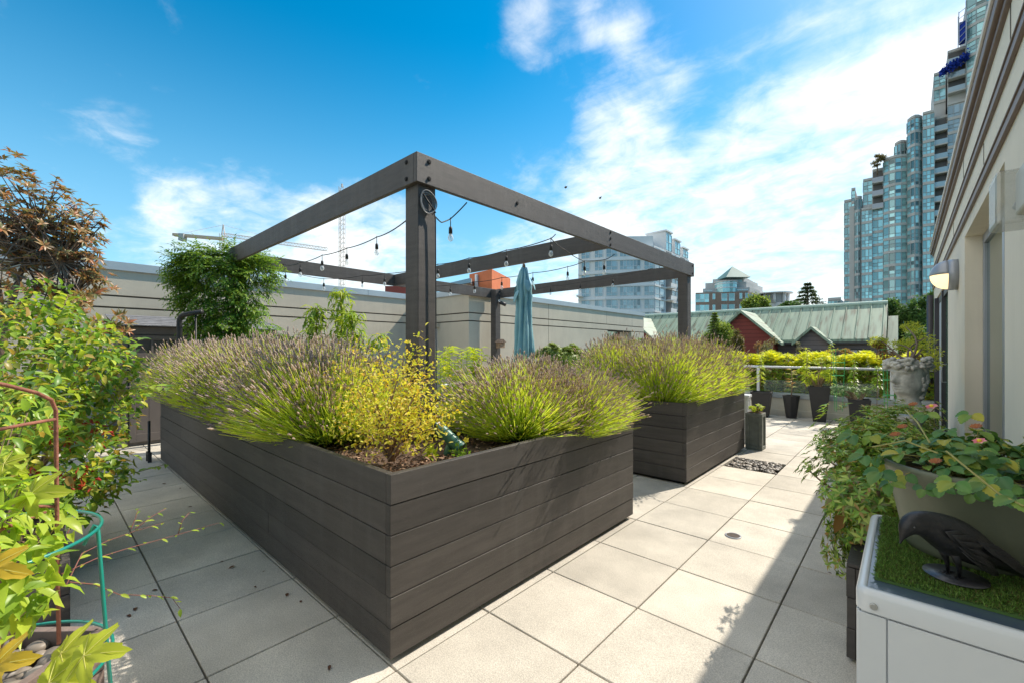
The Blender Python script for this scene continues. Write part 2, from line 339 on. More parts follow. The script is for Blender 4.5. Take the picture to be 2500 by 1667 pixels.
def siding(name, col, sp):
    m, t, b, o = newmat(name); nd = t.nodes; lk = t.links
    g = nd.new('ShaderNodeNewGeometry'); s = nd.new('ShaderNodeSeparateXYZ'); lk.new(g.outputs['Position'], s.inputs[0])
    a = nd.new('ShaderNodeMath'); a.operation = 'MULTIPLY'; a.inputs[1].default_value = 1/sp; lk.new(s.outputs[2], a.inputs[0])
    f = nd.new('ShaderNodeMath'); f.operation = 'FRACT'; lk.new(a.outputs[0], f.inputs[0])
    r = nd.new('ShaderNodeMapRange'); r.inputs[1].default_value = .0; r.inputs[2].default_value = .16; r.inputs[3].default_value = .35; r.inputs[4].default_value = 1; lk.new(f.outputs[0], r.inputs[0])
    v = nd.new('ShaderNodeVectorMath'); v.operation = 'SCALE'; v.inputs[0].default_value = col; lk.new(r.outputs[0], v.inputs['Scale']); lk.new(v.outputs[0], b.inputs['Base Color']); b.inputs['Roughness'].default_value = .75
    bp = nd.new('ShaderNodeBump'); bp.inputs['Distance'].default_value = .02; lk.new(f.outputs[0], bp.inputs['Height']); lk.new(bp.outputs[0], b.inputs['Normal'])
    return m
m_red = siding('red_lap_siding', (.23, .045, .035), .19); m_greys = siding('grey_lap_siding', (.16, .135, .135), .19)

# ------------------------------------------------------------------ ground and paving
T = .6096; X0 = -1.7647; Y0 = 1.7444
mb = MB(); mb.add([(-3000, -3000, -9), (3000, -3000, -9), (3000, 3000, -9), (-3000, 3000, -9)], [(0, 1, 2, 3)])
struct(mb.build('ground', M('city_ground', (.12, .14, .09), .95, .3, .02)), 'street level ground far below and around the terrace')
mb = MB(); mb.box(-16, 3, -8, 13.0, -9, -.045); mb.box(-16, -8.3, 13.0, 22, -9, -.045)
struct(mb.build('roof_deck', m_joint), 'roof deck under the terrace paving')
mb = MB(); gp = .0042; hole = (-1, 7)
for i in range(-15, 4):
    for j in range(-10, 17):
        x0 = X0+i*T; y0 = Y0+j*T
        if x0 > .45 or y0+T > 11.75 or x0 < -11: continue
        if i == 0 and j == 7: continue                     # tile replaced by river stones
        dz = random.uniform(-.0015, .0015)
        mb.box(x0+gp+random.uniform(0, .001), min(x0+T-gp, .425), y0+gp, y0+T-gp, -.045, dz)
pav = mb.build('paving', m_tile, bevel=.003, seg=1)
struct(pav, 'square light grey concrete paving tiles of the terrace')
ph = (X0, Y0+7*T)
mb = MB()
for k in range(230):
    r_ = random.uniform(.014, .030); x_ = random.uniform(ph[0]+.03, ph[0]+T-.03); y_ = random.uniform(ph[1]+.03, ph[1]+T-.03)
    mb.blob((x_, y_, -.02+random.uniform(0, .022)), (r_*random.uniform(.9, 1.7), r_*random.uniform(.9, 1.7), r_*.7), 8, 5)
m_pebble = leafmat('river_stone', [(.06, .055, .05), (.17, .15, .13), (.26, .22, .18), (.11, .105, .10), (.34, .31, .27)], 0., .45)
tag(mb.build('river_pebbles', m_pebble, smooth=True), 'square bed of smooth river stones set in the paving beside the second planter', 'pebbles', kind='stuff')
# floor drain
dr = thing('floor_drain', 'small round metal drain grate in a sunlit paving tile', 'drain', (-1.03, 3.79, 0))
mb = MB(); mb.lathe([(.060, .001), (.060, .005), (.050, .006), (.050, .001)], 28, (-1.03, 3.79, 0), cap=False); mb.build('drain_rim', m_grey, dr, True)
mb = MB()
for k in range(-4, 5):
    w = math.sqrt(.05**2-(k*.011)**2); mb.box(-1.03-w, -1.03+w, 3.79+k*.011-.0032, 3.79+k*.011+.0032, .0012, .0045)
mb.build('grate', M('drain_metal', (.16, .13, .11), .5, .2, 20, metal=.6), dr)
mb = MB(); mb.lathe([(.05, .0004), (.0501, .0008)], 24, (-1.03, 3.79, 0)); mb.build('drain_cup', m_dark, dr)
# fallen leaves (countable, a few)
m_dead = leafmat('dead_leaf', [(.05, .025, .015), (.12, .05, .03), (.16, .09, .04)], .1, .8)
fl = [(440, 1192), (505, 1165), (370, 1440), (330, 1275), (545, 1370), (575, 1380), (330, 1490), (555, 1250), (735, 1470), (805, 1622), (2020, 1395), (2050, 1385), (310, 1500), (620, 1430), (700, 1455), (640, 1395), (470, 1235), (395, 1180)]
for k, (x, y) in enumerate(fl):
    p = atz(x, y, .004); a = random.uniform(0, 6.28); l = random.uniform(.022, .048)
    o = leaves('fallen_leaf', np.array([p]), np.array([[math.cos(a), math.sin(a), .05]]), np.array([[0, 0, 1.]]), l, l*.5, m_dead, None)
    tag(o, 'small dry brown leaf lying on the grey paving', 'leaf', 'dry leaves scattered on the paving')

# ------------------------------------------------------------------ planters (boards are pattern of each side panel)
PZ = .915; BH = .1465
def boards(mb, x0, x1, y0, y1, axis, out, z0=.035, n=6, splits=None, bh=BH):
    """horizontal boards; axis 'x' runs along X. thickness .035 outward = out(+1/-1)"""
    for k in range(n):
        za = z0+k*bh; zb = za+bh-.0035; j = random.uniform(-.002, .002)
        if axis == 'x':
            segs = [(x0, x1)] if not splits or k not in splits else [(x0, splits[k]), (splits[k]+.004, x1)]
            for a, b in segs:
                j2 = j+random.uniform(-.0012, .0012); mb.box(a, b, y0+j2, y1+j2, za, zb)
        else: mb.box(x0+j, x1+j, y0, y1, za, zb)
def planter_L():
    t = thing('raised_planter', 'long L shaped raised planter of dark painted boards full of lavender and a golden shrub', 'planter', (-1.8, 1.13, 0))
    xa, xb, ya, yb = -7.43, -1.80, 1.125, 3.59; wl = .86; wr = .96; th = .038
    def panel(*a, **k):
        mb = MB(); boards(mb, *a, **k); mb.build('side_panel', m_black, t, bevel=.0025, seg=1)
    panel(xa, xb-th, ya, ya+th, 'x', -1, splits={5: -6.2, 4: -6.2, 3: -6.2, 2: -6.2, 1: -3.4})
    panel(xb-th, xb, ya+.0, yb, 'y', 1)
    panel(xb-wr, xb-th-.002, yb-th, yb, 'x', 1); panel(xb-wr, xb-wr+th, ya+wl, yb-th, 'y', -1)
    panel(xa, xb-wr, ya+wl-th, ya+wl, 'x', 1); panel(xa, xa+th, ya+th, ya+wl-th, 'y', -1)
    mb = MB(); mb.box(xa+.05, xb-.05, ya+.05, ya+wl-.05, 0, .60); mb.box(xb-wr+.05, xb-.05, ya+wl-.05, yb-.05, 0, .60); mb.build('base', m_dark, t)
    mb = MB()
    mb.add(*grid(xa+th, xb-th, ya+th, ya+wl-th, .80, 90, 14)); mb.add(*grid(xb-wr+th, xb-th, ya+wl-th, yb-th, .80, 16, 26)); mb.build('soil', m_soil, t, smooth=True)
    # bark chips on the soil near the shrub
    n = 1500; P = np.c_[rng.uniform(-3.4, -1.86, n), rng.uniform(1.18, 1.95, n), rng.uniform(.80, .835, n)]
    P2 = np.c_[rng.uniform(-2.7, -1.86, 900), rng.uniform(1.9, 3.5, 900), rng.uniform(.80, .83, 900)]; P = np.r_[P, P2]
    D = rdir(len(P)); D[:, 2] *= .3; leaves('bark_chips', P, D, rdir(len(P), 2.), rng.uniform(.015, .05, len(P)), rng.uniform(.008, .018, len(P)), m_chip, t, QUADL, False)['kind'] = 'stuff'
    return t
def grid(x0, x1, y0, y1, z, nx, ny, amp=.018):
    vs_ = []; fs_ = []
    for i in range(nx+1):
        for j in range(ny+1): vs_.append((x0+(x1-x0)*i/nx, y0+(y1-y0)*j/ny, z+random.uniform(-amp, amp)*(0 < i < nx and 0 < j < ny)))
    for i in range(nx):
        for j in range(ny): a = i*(ny+1)+j; fs_.append((a, a+ny+1, a+ny+2, a+1))
    return vs_, fs_
m_chip = leafmat('bark_chip', [(.10, .05, .03), (.26, .15, .09), (.42, .29, .2), (.18, .10, .06)], .0, .9)
planter_L()
t = thing('raised_planter', 'shorter rectangular raised planter of dark boards beside the river stones', 'planter', (-1.8, 4.84, 0))
xa, xb, ya, yb, th = -3.35, -1.79, 4.835, 7.17, .038
for a in ((xa, xb-th, ya, ya+th, 'x', -1), (xb-th, xb, ya, yb, 'y', 1), (xa, xb-th, yb-th, yb, 'x', 1), (xa, xa+th, ya+th, yb-th, 'y', -1)):
    mb = MB(); boards(mb, *a); mb.build('side_panel', m_black, t, bevel=.0025, seg=1)
mb = MB(); mb.box(xa+.05, xb-.05, ya+.05, yb-.05, 0, .6); mb.build('base', m_dark, t)
mb = MB(); mb.add(*grid(xa+th, xb-th, ya+th, yb-th, .80, 20, 30)); mb.build('soil', m_soil, t, smooth=True)

# ------------------------------------------------------------------ pergola
pg = thing('pergola', 'dark stained timber pergola frame with four posts and open beams', 'pergola', (-2.88, 2.05, 0))
BX0, BX1, BY0, BY1 = -7.90, -2.84, 2.01, 8.05; zt, zb = 3.06, 2.825; bt = .042
def beam(*a):
    mb = MB(); mb.box(*a); return mb.build('beam', m_beam, pg, bevel=.004)
for (x, y) in ((-2.882-.175, 2.052), (-2.882-.175, BY1-.042-.175), (BX0+.042, 2.052), (BX0+.042, BY1-.042-.175)):
    mb = MB(); mb.box(x, x+.175, y, y+.175, 0, zb+.20); mb.build('post', m_beam, pg, bevel=.006)
bf = beam(BX0, BX1-bt-.001, BY0, BY0+bt, zb, zt)                # front left beam
br = beam(BX1-bt, BX1, BY0, BY1, zb, zt)                         # front right beam
beam(BX0+bt+.001, BX1-bt-.001, BY1-bt, BY1, zb, zt)
beam(BX0, BX0+bt, BY0+bt+.001, BY1, zb, zt)
beam(BX0+bt+.001, BX1-bt-.001, 5.0, 5.0+.065, zb, zt-.004)
def bolt(c, ax, parent):
    mb = MB(); c = Vector(c); a = Vector(ax); mb.tube([c, c+a*.010], .013, 6); mb.tube([c-a*.001, c+a*.003], .019, 12); mb.build('bolt', m_dark, parent)
for z_ in (zb+.05, zt-.05):
    bolt((BX1, BY0+.12, z_), (1, 0, 0), br); bolt((BX1-.14, BY0, z_), (0, -1, 0), bf)
    bolt((BX1, BY1-.08, z_), (1, 0, 0), br)
for z_ in (zb+.04, zb+.12, zb+.2): bolt((BX1, 5.03, z_), (1, 0, 0), br)
bolt((BX1, 3.2, zb+.12), (1, 0, 0), br)

# ------------------------------------------------------------------ neighbouring penthouse walls on the left
def hole_box(mb, x0, x1, y0, y1, z0, z1): mb.box(x0, x1, y0, y1, z0, z1)
w1 = thing('stucco_building', 'long beige stucco wall with two shadow grooves and grey metal coping behind the shed', 'building', (-10, 2, 0))
mb = MB()
for (a, b) in ((-.1, 2.205), (2.235, 2.405), (2.435, 2.86)): mb.box(-10.4, -10, -9, 7.2, a, b)
mb.build('wall', m_stucco, w1)
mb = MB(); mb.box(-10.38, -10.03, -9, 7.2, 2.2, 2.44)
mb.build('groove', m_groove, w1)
mb = MB()
for k in range(-4, 4): mb.box(-10.5, -9.955, k*2.05-.55, k*2.05+1.492, 2.86, 3.0)
mb.build('coping', m_coping, w1)
mb = MB()
for y_ in (1.95,): mb.box(-10.004, -9.9985, y_, y_+.006, 0, 2.86)
mb.build('wall_seam', M('hairline_crack', (.25, .22, .17), .9, .4, 30), w1)
w2 = thing('stucco_building', 'projecting beige stucco block with a square opening at its far end', 'building', (-8, 10, 0))
ye = 16.9; oa, ob = float(atX(1483, 800, -8)[1]), float(atX(1541, 800, -8)[1])
mb = MB()
for (a, b) in ((-.1, 2.205), (2.235, 2.405), (2.435, 2.88)):
    if a < 0: mb.box(-8.5, -8, 7.21, oa, a, b); mb.box(-8.5, -8, ob, ye, a, b)
    else: mb.box(-8.5, -8, 7.21, ye, a, b)
    mb.box(-10.39, -8.5, 7.21, 7.6, a, b)
mb.build('wall', m_stucco, w2)
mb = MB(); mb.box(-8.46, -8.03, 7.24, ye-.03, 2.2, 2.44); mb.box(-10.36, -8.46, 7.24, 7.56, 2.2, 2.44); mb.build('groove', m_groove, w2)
mb = MB(); mb.box(-8.55, -7.955, 7.165, ye+.04, 2.88, 3.02); mb.box(-10.40, -8.55, 7.165, 7.65, 2.88, 3.02); mb.build('coping', m_coping, w2)
for x_ in (1339, 1481, 1543): y_ = float(atX(x_, 760, -8)[1]); mb = MB(); mb.box(-8.01, -7.9985, y_, y_+.012, 0 if x_ == 1339 else 2.43, 2.88); mb.build('panel_joint', m_groove, w2)
mb = MB(); mb.box(-9.93, -9.26, 7.17, 7.209, 0, 2.06); dr_ = mb.build('door', m_white, w2, bevel=.005)
mb = MB(); mb.box(-9.86, -9.33, 7.155, 7.169, .25, 1.95); mb.build('door_glass', glassmat('door_glass', (.35, .45, .45)), dr_)
mb = MB(); mb.box(-10.0, -9.15, 7.12, 7.208, 2.09, 2.2); mb.build('door_lintel', m_stucco, w2, bevel=.004)

# shed
sx = -8.9; sy0, sy1 = .845, 3.1
sh = thing('garden_shed', 'dark brown grey garden shed with panelled doors against the beige wall', 'shed', (sx, 1.9, 0))
mb = MB(); mb.box(-9.8, sx-.03, sy0+.02, sy1, 0, 1.90); mb.build('wall', m_shed, sh)
mb = MB(); mb.box(sx-.03, sx, sy0, sy0+.11, 0, 1.86); mb.box(sx-.03, sx, sy0+.11, sy1, 1.74, 1.86); mb.box(sx-.03, sx, sy1-.1, sy1, 0, 1.74); mb.build('frame', m_shed, sh, bevel=.004)
for (d0, d1) in ((sy0+.125, 1.92), (1.93, sy1-.11)):
    mb = MB(); s_ = .075
    mb.box(sx-.029, sx+.012, d0, d0+s_, .06, 1.73); mb.box(sx-.029, sx+.012, d1-s_, d1, .06, 1.73)
    for (a, b) in ((.06, .19), (1.36, 1.45), (1.66, 1.73)): mb.box(sx-.029, sx+.012, d0+s_, d1-s_, a, b)
    q = (d1-d0-2*s_)/4
    for k in range(1, 4): mb.box(sx-.029, sx+.010, d0+s_+k*q-.014, d0+s_+k*q+.014, 1.45, 1.66)
    dd = mb.build('door', m_shed, sh, bevel=.004)
    mb = MB(); q2 = (d1-d0-2*s_)/5
    for k in range(5): mb.box(sx-.02, sx-.006, d0+s_+k*q2+.002, d0+s_+(k+1)*q2-.002, .19, 1.36)
    mb.build('door_panel', m_shed, dd, bevel=.003)
    mb = MB(); mb.box(sx-.02, sx-.010, d0+s_, d1-s_, 1.45, 1.66); mb.build('door_window', glassmat('dark_pane', (.07, .07, .075), .2), dd)
mb = MB()
for k in range(6): mb.add([(sx+.10-k*.17, sy0-.08, 1.87+k*.035), (sx+.10-k*.17, sy1+.08, 1.87+k*.035), (sx-.08-k*.17, sy1+.08, 1.90+k*.035), (sx-.08-k*.17, sy0-.08, 1.90+k*.035),
                           (sx+.10-k*.17, sy0-.08, 1.885+k*.035), (sx+.10-k*.17, sy1+.08, 1.885+k*.035), (sx-.08-k*.17, sy1+.08, 1.915+k*.035), (sx-.08-k*.17, sy0-.08, 1.915+k*.035)],
                          [(0, 1, 5, 4), (4, 5, 6, 7), (0, 4, 7, 3), (1, 2, 6, 5), (0, 3, 2, 1), (3, 7, 6, 2)])
mb.build('roof', m_shingle, sh)
# bent black pipe arch and stake
t = thing('pipe_arch', 'bent black pipe arch standing behind the lavender left of the vine', 'garden arch', atD(440, 900, 6.0)*[1, 1, 0])
p0 = atD(438, 850, 6.0); p1 = atD(478, 850, 6.0); z1 = float(atD(440, 768, 6.)[2])
mb = MB(); pts = [(*p0[:2], 0), (*p0[:2], z1-.10)]
for k in range(1, 6): a = PI/2*k/5; pts.append((p0[0]+(p1[0]-p0[0])*.42*(1-math.cos(a)), p0[1]+(p1[1]-p0[1])*.42*(1-math.cos(a)), z1-.10+.10*math.sin(a)))
pts.append((p0[0]+(p1[0]-p0[0])*1.4, p0[1]+(p1[1]-p0[1])*1.4, z1+.04)); mb.tube(pts, .034, 10); mb.build('thick_pipe', m_blackp, t, True)
mb = MB(); mb.tube([(*p1[:2], 0), (*p1[:2], z1)], .012, 8); mb.build('thin_leg', m_blackp, t, True)
t = thing('metal_stake', 'black metal stake with small feet at the left end of the long planter', 'stake', (-7.52, 1.02, 0))
mb = MB(); mb.tube([(-7.52, 1.02, .0), (-7.52, 1.02, .55)], .016, 8); mb.build('post', m_blackp, t, True)
mb = MB(); mb.box(-7.62, -7.46, 1.0, 1.04, .10, .13); mb.box(-7.62, -7.59, 1.0, 1.04, .0, .10); mb.box(-7.49, -7.46, 1.0, 1.04, 0, .10); mb.build('foot', m_blackp, t)

# ------------------------------------------------------------------ building on the right (terrace wall)
bx = .43
rb = thing('terrace_building', 'cream stucco terrace building with brown eave, ledges and recessed glass doors', 'building', (bx, 6, 0))
jn, jf = 3.81, 6.12; fy = 12.3; HZ = 2.60
wy = [(9.2, 12.0, .25, 2.42)]
mb = MB(); mb.box(bx, bx+.6, -6, jn, -.1, 3.40); mb.box(bx, bx+.6, jn, fy, HZ, 3.40); mb.box(bx, bx+.6, jf, 8.35, -.1, HZ); mb.box(bx, bx+.6, 12.05, fy, -.1, HZ); mb.box(bx, bx+.6, 8.35, 12.05, 2.45, HZ)
mb.box(bx+.5, bx+6, -6, fy, -.1, 3.40)
mb.build('wall', m_stucco2, rb)
m_brown = M('brown_fascia', (.16, .115, .095), .5, .1, 4)
mb = MB(); mb.box(bx-.05, bx+6, -6, fy+.1, 3.44, 3.53); mb.box(bx-.025, bx+6, -6, fy+.06, 3.40, 3.44); mb.build('eave', m_brown, rb, bevel=.008)
mb = MB(); mb.tube([(bx-.058, -6, 3.53), (bx-.058, fy+.1, 3.53)], .012, 6); mb.build('drip_edge', m_white, rb)
for z_ in (3.06, 2.74):
    mb = MB(); mb.box(bx-.022, bx-.001, -6, fy, z_-.025, z_+.025); mb.box(bx-.030, bx-.001, -6, fy, z_+.025, z_+.036); mb.build('ledge', m_brown, rb, bevel=.003)
for y_, a, b in ((2.6, 2.78, 3.02), (4.7, 2.78, 3.02), (7.4, 2.78, 3.02), (3.6, 3.10, 3.40), (6.2, 3.1, 3.4)): mb = MB(); mb.box(bx-.003, bx+.01, y_, y_+.014, a, b); mb.build('panel_joint', m_groove, rb)
# recessed door in the niche
dg = glassmat('dark_green_glass', (.05, .12, .09), .06, .1)
mb = MB(); fx = bx+.12
mb.box(fx, fx+.06, jn+.03, jf-.005, HZ-.09, HZ-.005); mb.box(fx, fx+.06, jf-.09, jf-.005, 0, HZ-.09); mb.box(fx, fx+.06, jn+.02, jn+.10, 0, HZ-.09); mb.box(fx, fx+.06, jn+1.1, jn+1.18, .0, HZ-.09); mb.box(fx-.0, fx+.06, jn+.1, jf-.09, 0, .12)
df = mb.build('door_frame', m_grey, rb, bevel=.004)
mb = MB(); mb.box(fx+.02, fx+.04, jn+.1, jf-.09, .12, HZ-.09); mb.build('door_glass', dg, df)
mb = MB(); mb.box(fx-.02, bx+.001+.10, jn+.001, jf-.001, HZ-.001, HZ+.02); 
mb = MB(); mb.box(bx+.1, bx+.18, jn+.001, jn+.012, .0, HZ); mb.build('near_jamb', m_grey, rb)
# far sliding window: dark frame, pale blind, green glass, handle
mb = MB(); mb.box(bx+.02, bx+.08, 8.36, 8.50, 0, 2.44); mb.box(bx-.03, bx+.08, 11.1, 11.35, 0, 2.44); mb.box(bx+.0, bx+.08, 9.75, 9.9, 0, 2.44); mb.box(bx+.02, bx+.08, 8.5, 12.04, 2.34, 2.44)
wf = mb.build('window_frame', M('black_frame', (.03, .028, .035), .4, .1), rb, bevel=.004)
mb = MB(); mb.box(bx+.05, bx+.06, 8.5, 9.75, .0, 2.34); mb.build('green_pane', glassmat('green_pane', (.07, .19, .12), .15, .05), wf)
mb = MB(); mb.box(bx+.03, bx+.045, 9.9, 11.1, .0, 2.34); mb.build('white_blind', M('pale_blind', (.50, .55, .60), .5, .05), wf)
mb = MB(); mb.tube([(bx+.0, 8.62, 1.30), (bx-.05, 8.62, 1.30), (bx-.05, 8.62, 1.05), (bx, 8.62, 1.05)], .01, 6); mb.build('handle', m_grey, wf, True)
mb = MB(); mb.tube([(bx-.06, 12.2, .0), (bx-.06, 12.2, 2.6)], .05, 10); mb.build('downpipe', M('dark_pipe', (.05, .05, .06), .4), rb, True)
# eyelid wall lamp (lit)
lz = 2.33; ly = 6.85
wl = thing('wall_lamp', 'lit grey eyelid lamp on the cream wall on the pillar left of the recessed door', 'lamp', (bx, ly, lz))
mb = MB(); mb.tube([(bx, ly, lz), (bx-.08, ly, lz)], .17, 24); mb.build('back_plate', m_grey, wl, True)
vs_, fs_ = [], []; nu, nv = 20, 10
for i in range(nv+1):
    for j in range(nu+1):
        a = PI*j/nu; b = PI/2*i/nv        # upper shell leaning out
        vs_.append((bx-.08-.15*math.sin(b)*(1 if True else 0), ly-.165*math.cos(a)*math.cos(b), lz+.165*math.sin(a)*math.cos(b)))
for i in range(nv):
    for j in range(nu): q = i*(nu+1)+j; fs_.append((q, q+1, q+nu+2, q+nu+1))
mb = MB(); mb.add(vs_, fs_); oo = mb.build('hood', m_grey, wl, True); sd = oo.modifiers.new('s', 'SOLIDIFY'); sd.thickness = .012
m_lit, t_, b_, o_ = newmat('warm_lit_lens'); b_.inputs['Base Color'].default_value = (1, .8, .5, 1); b_.inputs['Emission Color'].default_value = (1, .72, .38, 1); b_.inputs['Emission Strength'].default_value = 1.0
vs_, fs_ = [], []
for i in range(nv+1):
    for j in range(nu+1):
        a = PI+PI*j/nu; b = PI/2*i/nv
        vs_.append((bx-.08-.145*math.sin(b), ly+.155*math.cos(a)*math.cos(b), lz+.155*math.sin(a)*math.cos(b)))
        if i < nv and j < nu: q = i*(nu+1)+j; fs_.append((q, q+1, q+nu+2, q+nu+1))
mb = MB(); mb.add(vs_, fs_); mb.build('lens', m_lit, wl, True)
# boxy floodlight housing on the near wall
fb = thing('junction_box', 'clear plastic covered electrical box on the near cream wall above the table', 'electrical box', (bx, 2.9, 2.2))
mb = MB(); mb.box(bx-.07, bx, 2.60, 2.92, 2.09, 2.28); mb.build('housing', M('beige_plastic', (.42, .42, .36), .4, .1, 6), fb, bevel=.012)
mb = MB(); mb.box(bx-.13, bx-.0, 2.90, 3.12, 2.06, 2.30); mb.build('clear_cover', glassmat('clear_cover', (.5, .52, .48), .15, .05, .55), fb, bevel=.015)
mb = MB(); mb.tube([(bx-.05, 2.89, 2.15), (bx-.05, 3.0, 2.15)], .02, 8); mb.build('socket', m_grey, fb, True)

# ------------------------------------------------------------------ parapet and railing at the far end
pr = thing('parapet_wall', 'low beige parapet with metal cap at the far edge of the terrace', 'wall', (-3, 11.75, 0))
mb = MB(); mb.box(-7.6, .43, 11.62, 11.95, 0, .40); mb.box(-7.6, .43, 11.60, 11.97, -.02, .13); mb.build('wall', m_stucco2, pr, bevel=.004)
mb = MB(); mb.box(-7.6, .43, 11.585, 11.99, .40, .50); mb.build('cap', m_coping, pr, bevel=.004)
rl = thing('guard_railing', 'white tubular guard railing with glass panels in front of the bright hedge', 'railing', (-3, 11.75, .5))
mb = MB(); mb.tube([(-7.4, 11.7, 1.105), (.40, 11.7, 1.105)], .026, 12); mb.build('handrail', m_white, rl, True)
for x_ in (-7.2, -5.0, -2.62, -.20):
    mb = MB(); mb.box(x_-.03, x_+.03, 11.68, 11.72, .5, 1.09); mb.build('post', m_white, rl, bevel=.004)
for x_ in (-7.1, -4.9, -2.5):
    mb = MB(); mb.box(x_, x_+2.1, 11.695, 11.705, .54, .80); mb.build('glass_panel', glassmat('rail_glass', (.30, .36, .34), .05, .1, .75), rl)
# ------------------------------------------------------------------ city: towers, houses, crane
m_slab = M('tower_concrete', (.44, .44, .43), .8, .06, .2)
m_slab_w = M('tower_white', (.70, .70, .70), .7, .04, .2)
m_brick = M('tower_brick', (.25, .18, .14), .85, .12, .5)
m_mull = M('window_mullion', (.27, .32, .34), .5, .05)
m_mull_w = M('white_mullion', (.6, .63, .66), .5, .05)
g_teal = glassmat('teal_glass', (.27, .49, .51), .12, .8)
g_blue = glassmat('blue_glass', (.30, .36, .38), .12, .45)
g_dark = glassmat('dark_opening', (.06, .055, .05), .5, .4)
class Multi:
    """each call makes a piece of its own"""
    def __init__(s): s.l = []
    def _n(s): m = MB(); s.l.append(m); return m
    def box(s, *a): s._n().box(*a); return s
    def bar(s, *a): s._n().bar(*a); return s
    def prism(s, *a): s._n().prism(*a); return s
    def build(s, name, mat, parent, cap=100):
        for m in s.l[:cap]: m.build(name, mat, parent)
        if len(s.l) > cap:
            r = MB()
            for m in s.l[cap:]: r.add(m.v, m.f)
            r.build(name, mat, parent)['kind'] = 'stuff'
class Tower:
    """collects walls, slabs and windows of one building; windows nearest in view become parts, the rest one part"""
    def __init__(s, name, label, cat, loc): s.t = thing(name, label, cat, loc); s.wall = MB(); s.slab = Multi(); s.rail = Multi(); s.win = []; s.wins = {}
    def window(s, p, q, z0, z1, cols, out, gm, mm, rows=(.32,)):
        """ribbon window between plan points p and q; out = outward normal"""
        p = np.array(p, float); q = np.array(q, float); out = np.array(out, float); g = MB(); f = MB()
        for k in range(cols):
            a = p+(q-p)*k/cols; b = p+(q-p)*(k+1)/cols; zs = [z0]+[z0+(z1-z0)*r for r in rows]+[z1]
            for za, zb_ in zip(zs[:-1], zs[1:]):
                g.add([(*(a+out*.04), za), (*(b+out*.04), za), (*(b+out*.04), zb_), (*(a+out*.04), zb_)], [(0, 1, 2, 3)])
        for k in range(cols+1):
            a = p+(q-p)*k/cols; f.bar((*(a+out*.08), z0), (*(a+out*.08), z1), .10, .10, (out[0], out[1], 0))
        for r in rows: f.bar((*(p+out*.08), z0+(z1-z0)*r), (*(q+out*.08), z0+(z1-z0)*r), .09, .08)
        size = np.linalg.norm(q-p)*(z1-z0)/max(1, np.linalg.norm((p+q)/2))
        s.win.append((size, g, f, gm, mm))
    def finish(s, mwall, mslab, mrail=None, cap=100):
        if s.wall.v: s.wall.build('wall', mwall, s.t)
        if s.slab.l: s.slab.build('floor_slab', mslab, s.t)
        if s.rail.l: s.rail.build('balcony_railing', mrail or m_grey, s.t)
        s.win.sort(key=lambda w: -w[0]); rest = {}
        for i, (sz, g, f, gm, mm) in enumerate(s.win):
            if i < cap: w = g.build('window', gm, s.t); f.build('frame', mm, w)
            else: G, F_ = rest.setdefault((gm.name, mm.name), (MB(), MB())); G.add(g.v, g.f); F_.add(f.v, f.f)
        for (a, b), (G, F_) in rest.items():
            w = G.build('window', bpy.data.materials[a], s.t); w['kind'] = 'stuff'; F_.build('frame', bpy.data.materials[b], w)
YT = 122.; ZG = -9
def tower_seg(T_, x0, x1, y, ztop, fl=2.8, kind='glass', curve=0., cols=3, depth=14, gm=None, zbot=2.):
    """one bay of a stepped tower facing -Y"""
    gm = gm or g_teal; n = int((ztop-zbot)/fl); z00 = ztop-n*fl
    def yy(f): return y-curve*math.sin(PI*f)
    k = 1 if not curve else 4
    fr = [i/k for i in range(k+1)]
    poly = [(x0+(x1-x0)*f, yy(f)+.02) for f in fr]+[(x1, y+depth), (x0, y+depth)]
    T_.wall.prism(poly, ZG, ztop)
    T_.slab.prism([(x0+(x1-x0)*f, yy(f)-.15) for f in fr]+[(x1, y+.4), (x0, y+.4)], ztop-.02, ztop+.45)
    for i in range(n):
        z = z00+i*fl
        if kind != 'balcony': T_.slab.prism([(x0+(x1-x0)*f, yy(f)-.18) for f in fr]+[(x1, y+.3), (x0, y+.3)], z-.28, z+.28)
        if kind == 'glass' or kind == 'punch':
            for a, b in zip(fr[:-1], fr[1:]):
                p = np.array((x0+(x1-x0)*a, yy(a))); q = np.array((x0+(x1-x0)*b, yy(b)))
                if kind == 'punch': p, q = p+(q-p)*.12, p+(q-p)*.88
                d = (q-p)/np.linalg.norm(q-p); o = np.array((d[1], -d[0]))
                T_.window(p, q, z+.28, z+fl-.28, max(1, round(cols/k)), o, gm, m_mull, (.30, .62) if i % 2 else (.3,))
        elif kind == 'balcony':
            T_.slab.box(x0, x1, y-1.3, y+.3, z-.12, z+.12)
            T_.rail.box(x0, x1, y-1.28, y-1.24, z+.12, z+1.05)
            w = MB(); w.box(x0+.1, x1-.1, y-.03, y+.0, z+.15, z+fl-.15); T_.win.append((.01, w, MB().box(x0+.05, x1-.05, y-.06, y-.04, z+.1, z+.2), g_dark, m_mull))
tw = Tower('apartment_tower', 'tall near stepped teal glass apartment tower with balconies and blue netting beside the eave', 'tower', (8, YT, ZG))
tower_seg(tw, 2.6, 4.3, YT-1.5, 48.9, kind='glass', cols=3, depth=10)
tower_seg(tw, 4.3, 6.2, YT, 47.8, kind='balcony')
tower_seg(tw, 4.3, 6.0, YT+1.0, 57.2, kind='glass', zbot=49, cols=2)
tower_seg(tw, 6.2, 8.7, YT-.8, 49.7, kind='glass', cols=3, gm=g_blue)
tower_seg(tw, 6.2, 8.7, YT-.3, 60.2, kind='balcony', zbot=50)
tower_seg(tw, 8.7, 13.5, YT-2.2, 68.5, kind='glass', cols=5, curve=1.2)
tower_seg(tw, 11.5, 18, YT-2.0, 72, kind='punch', cols=3)
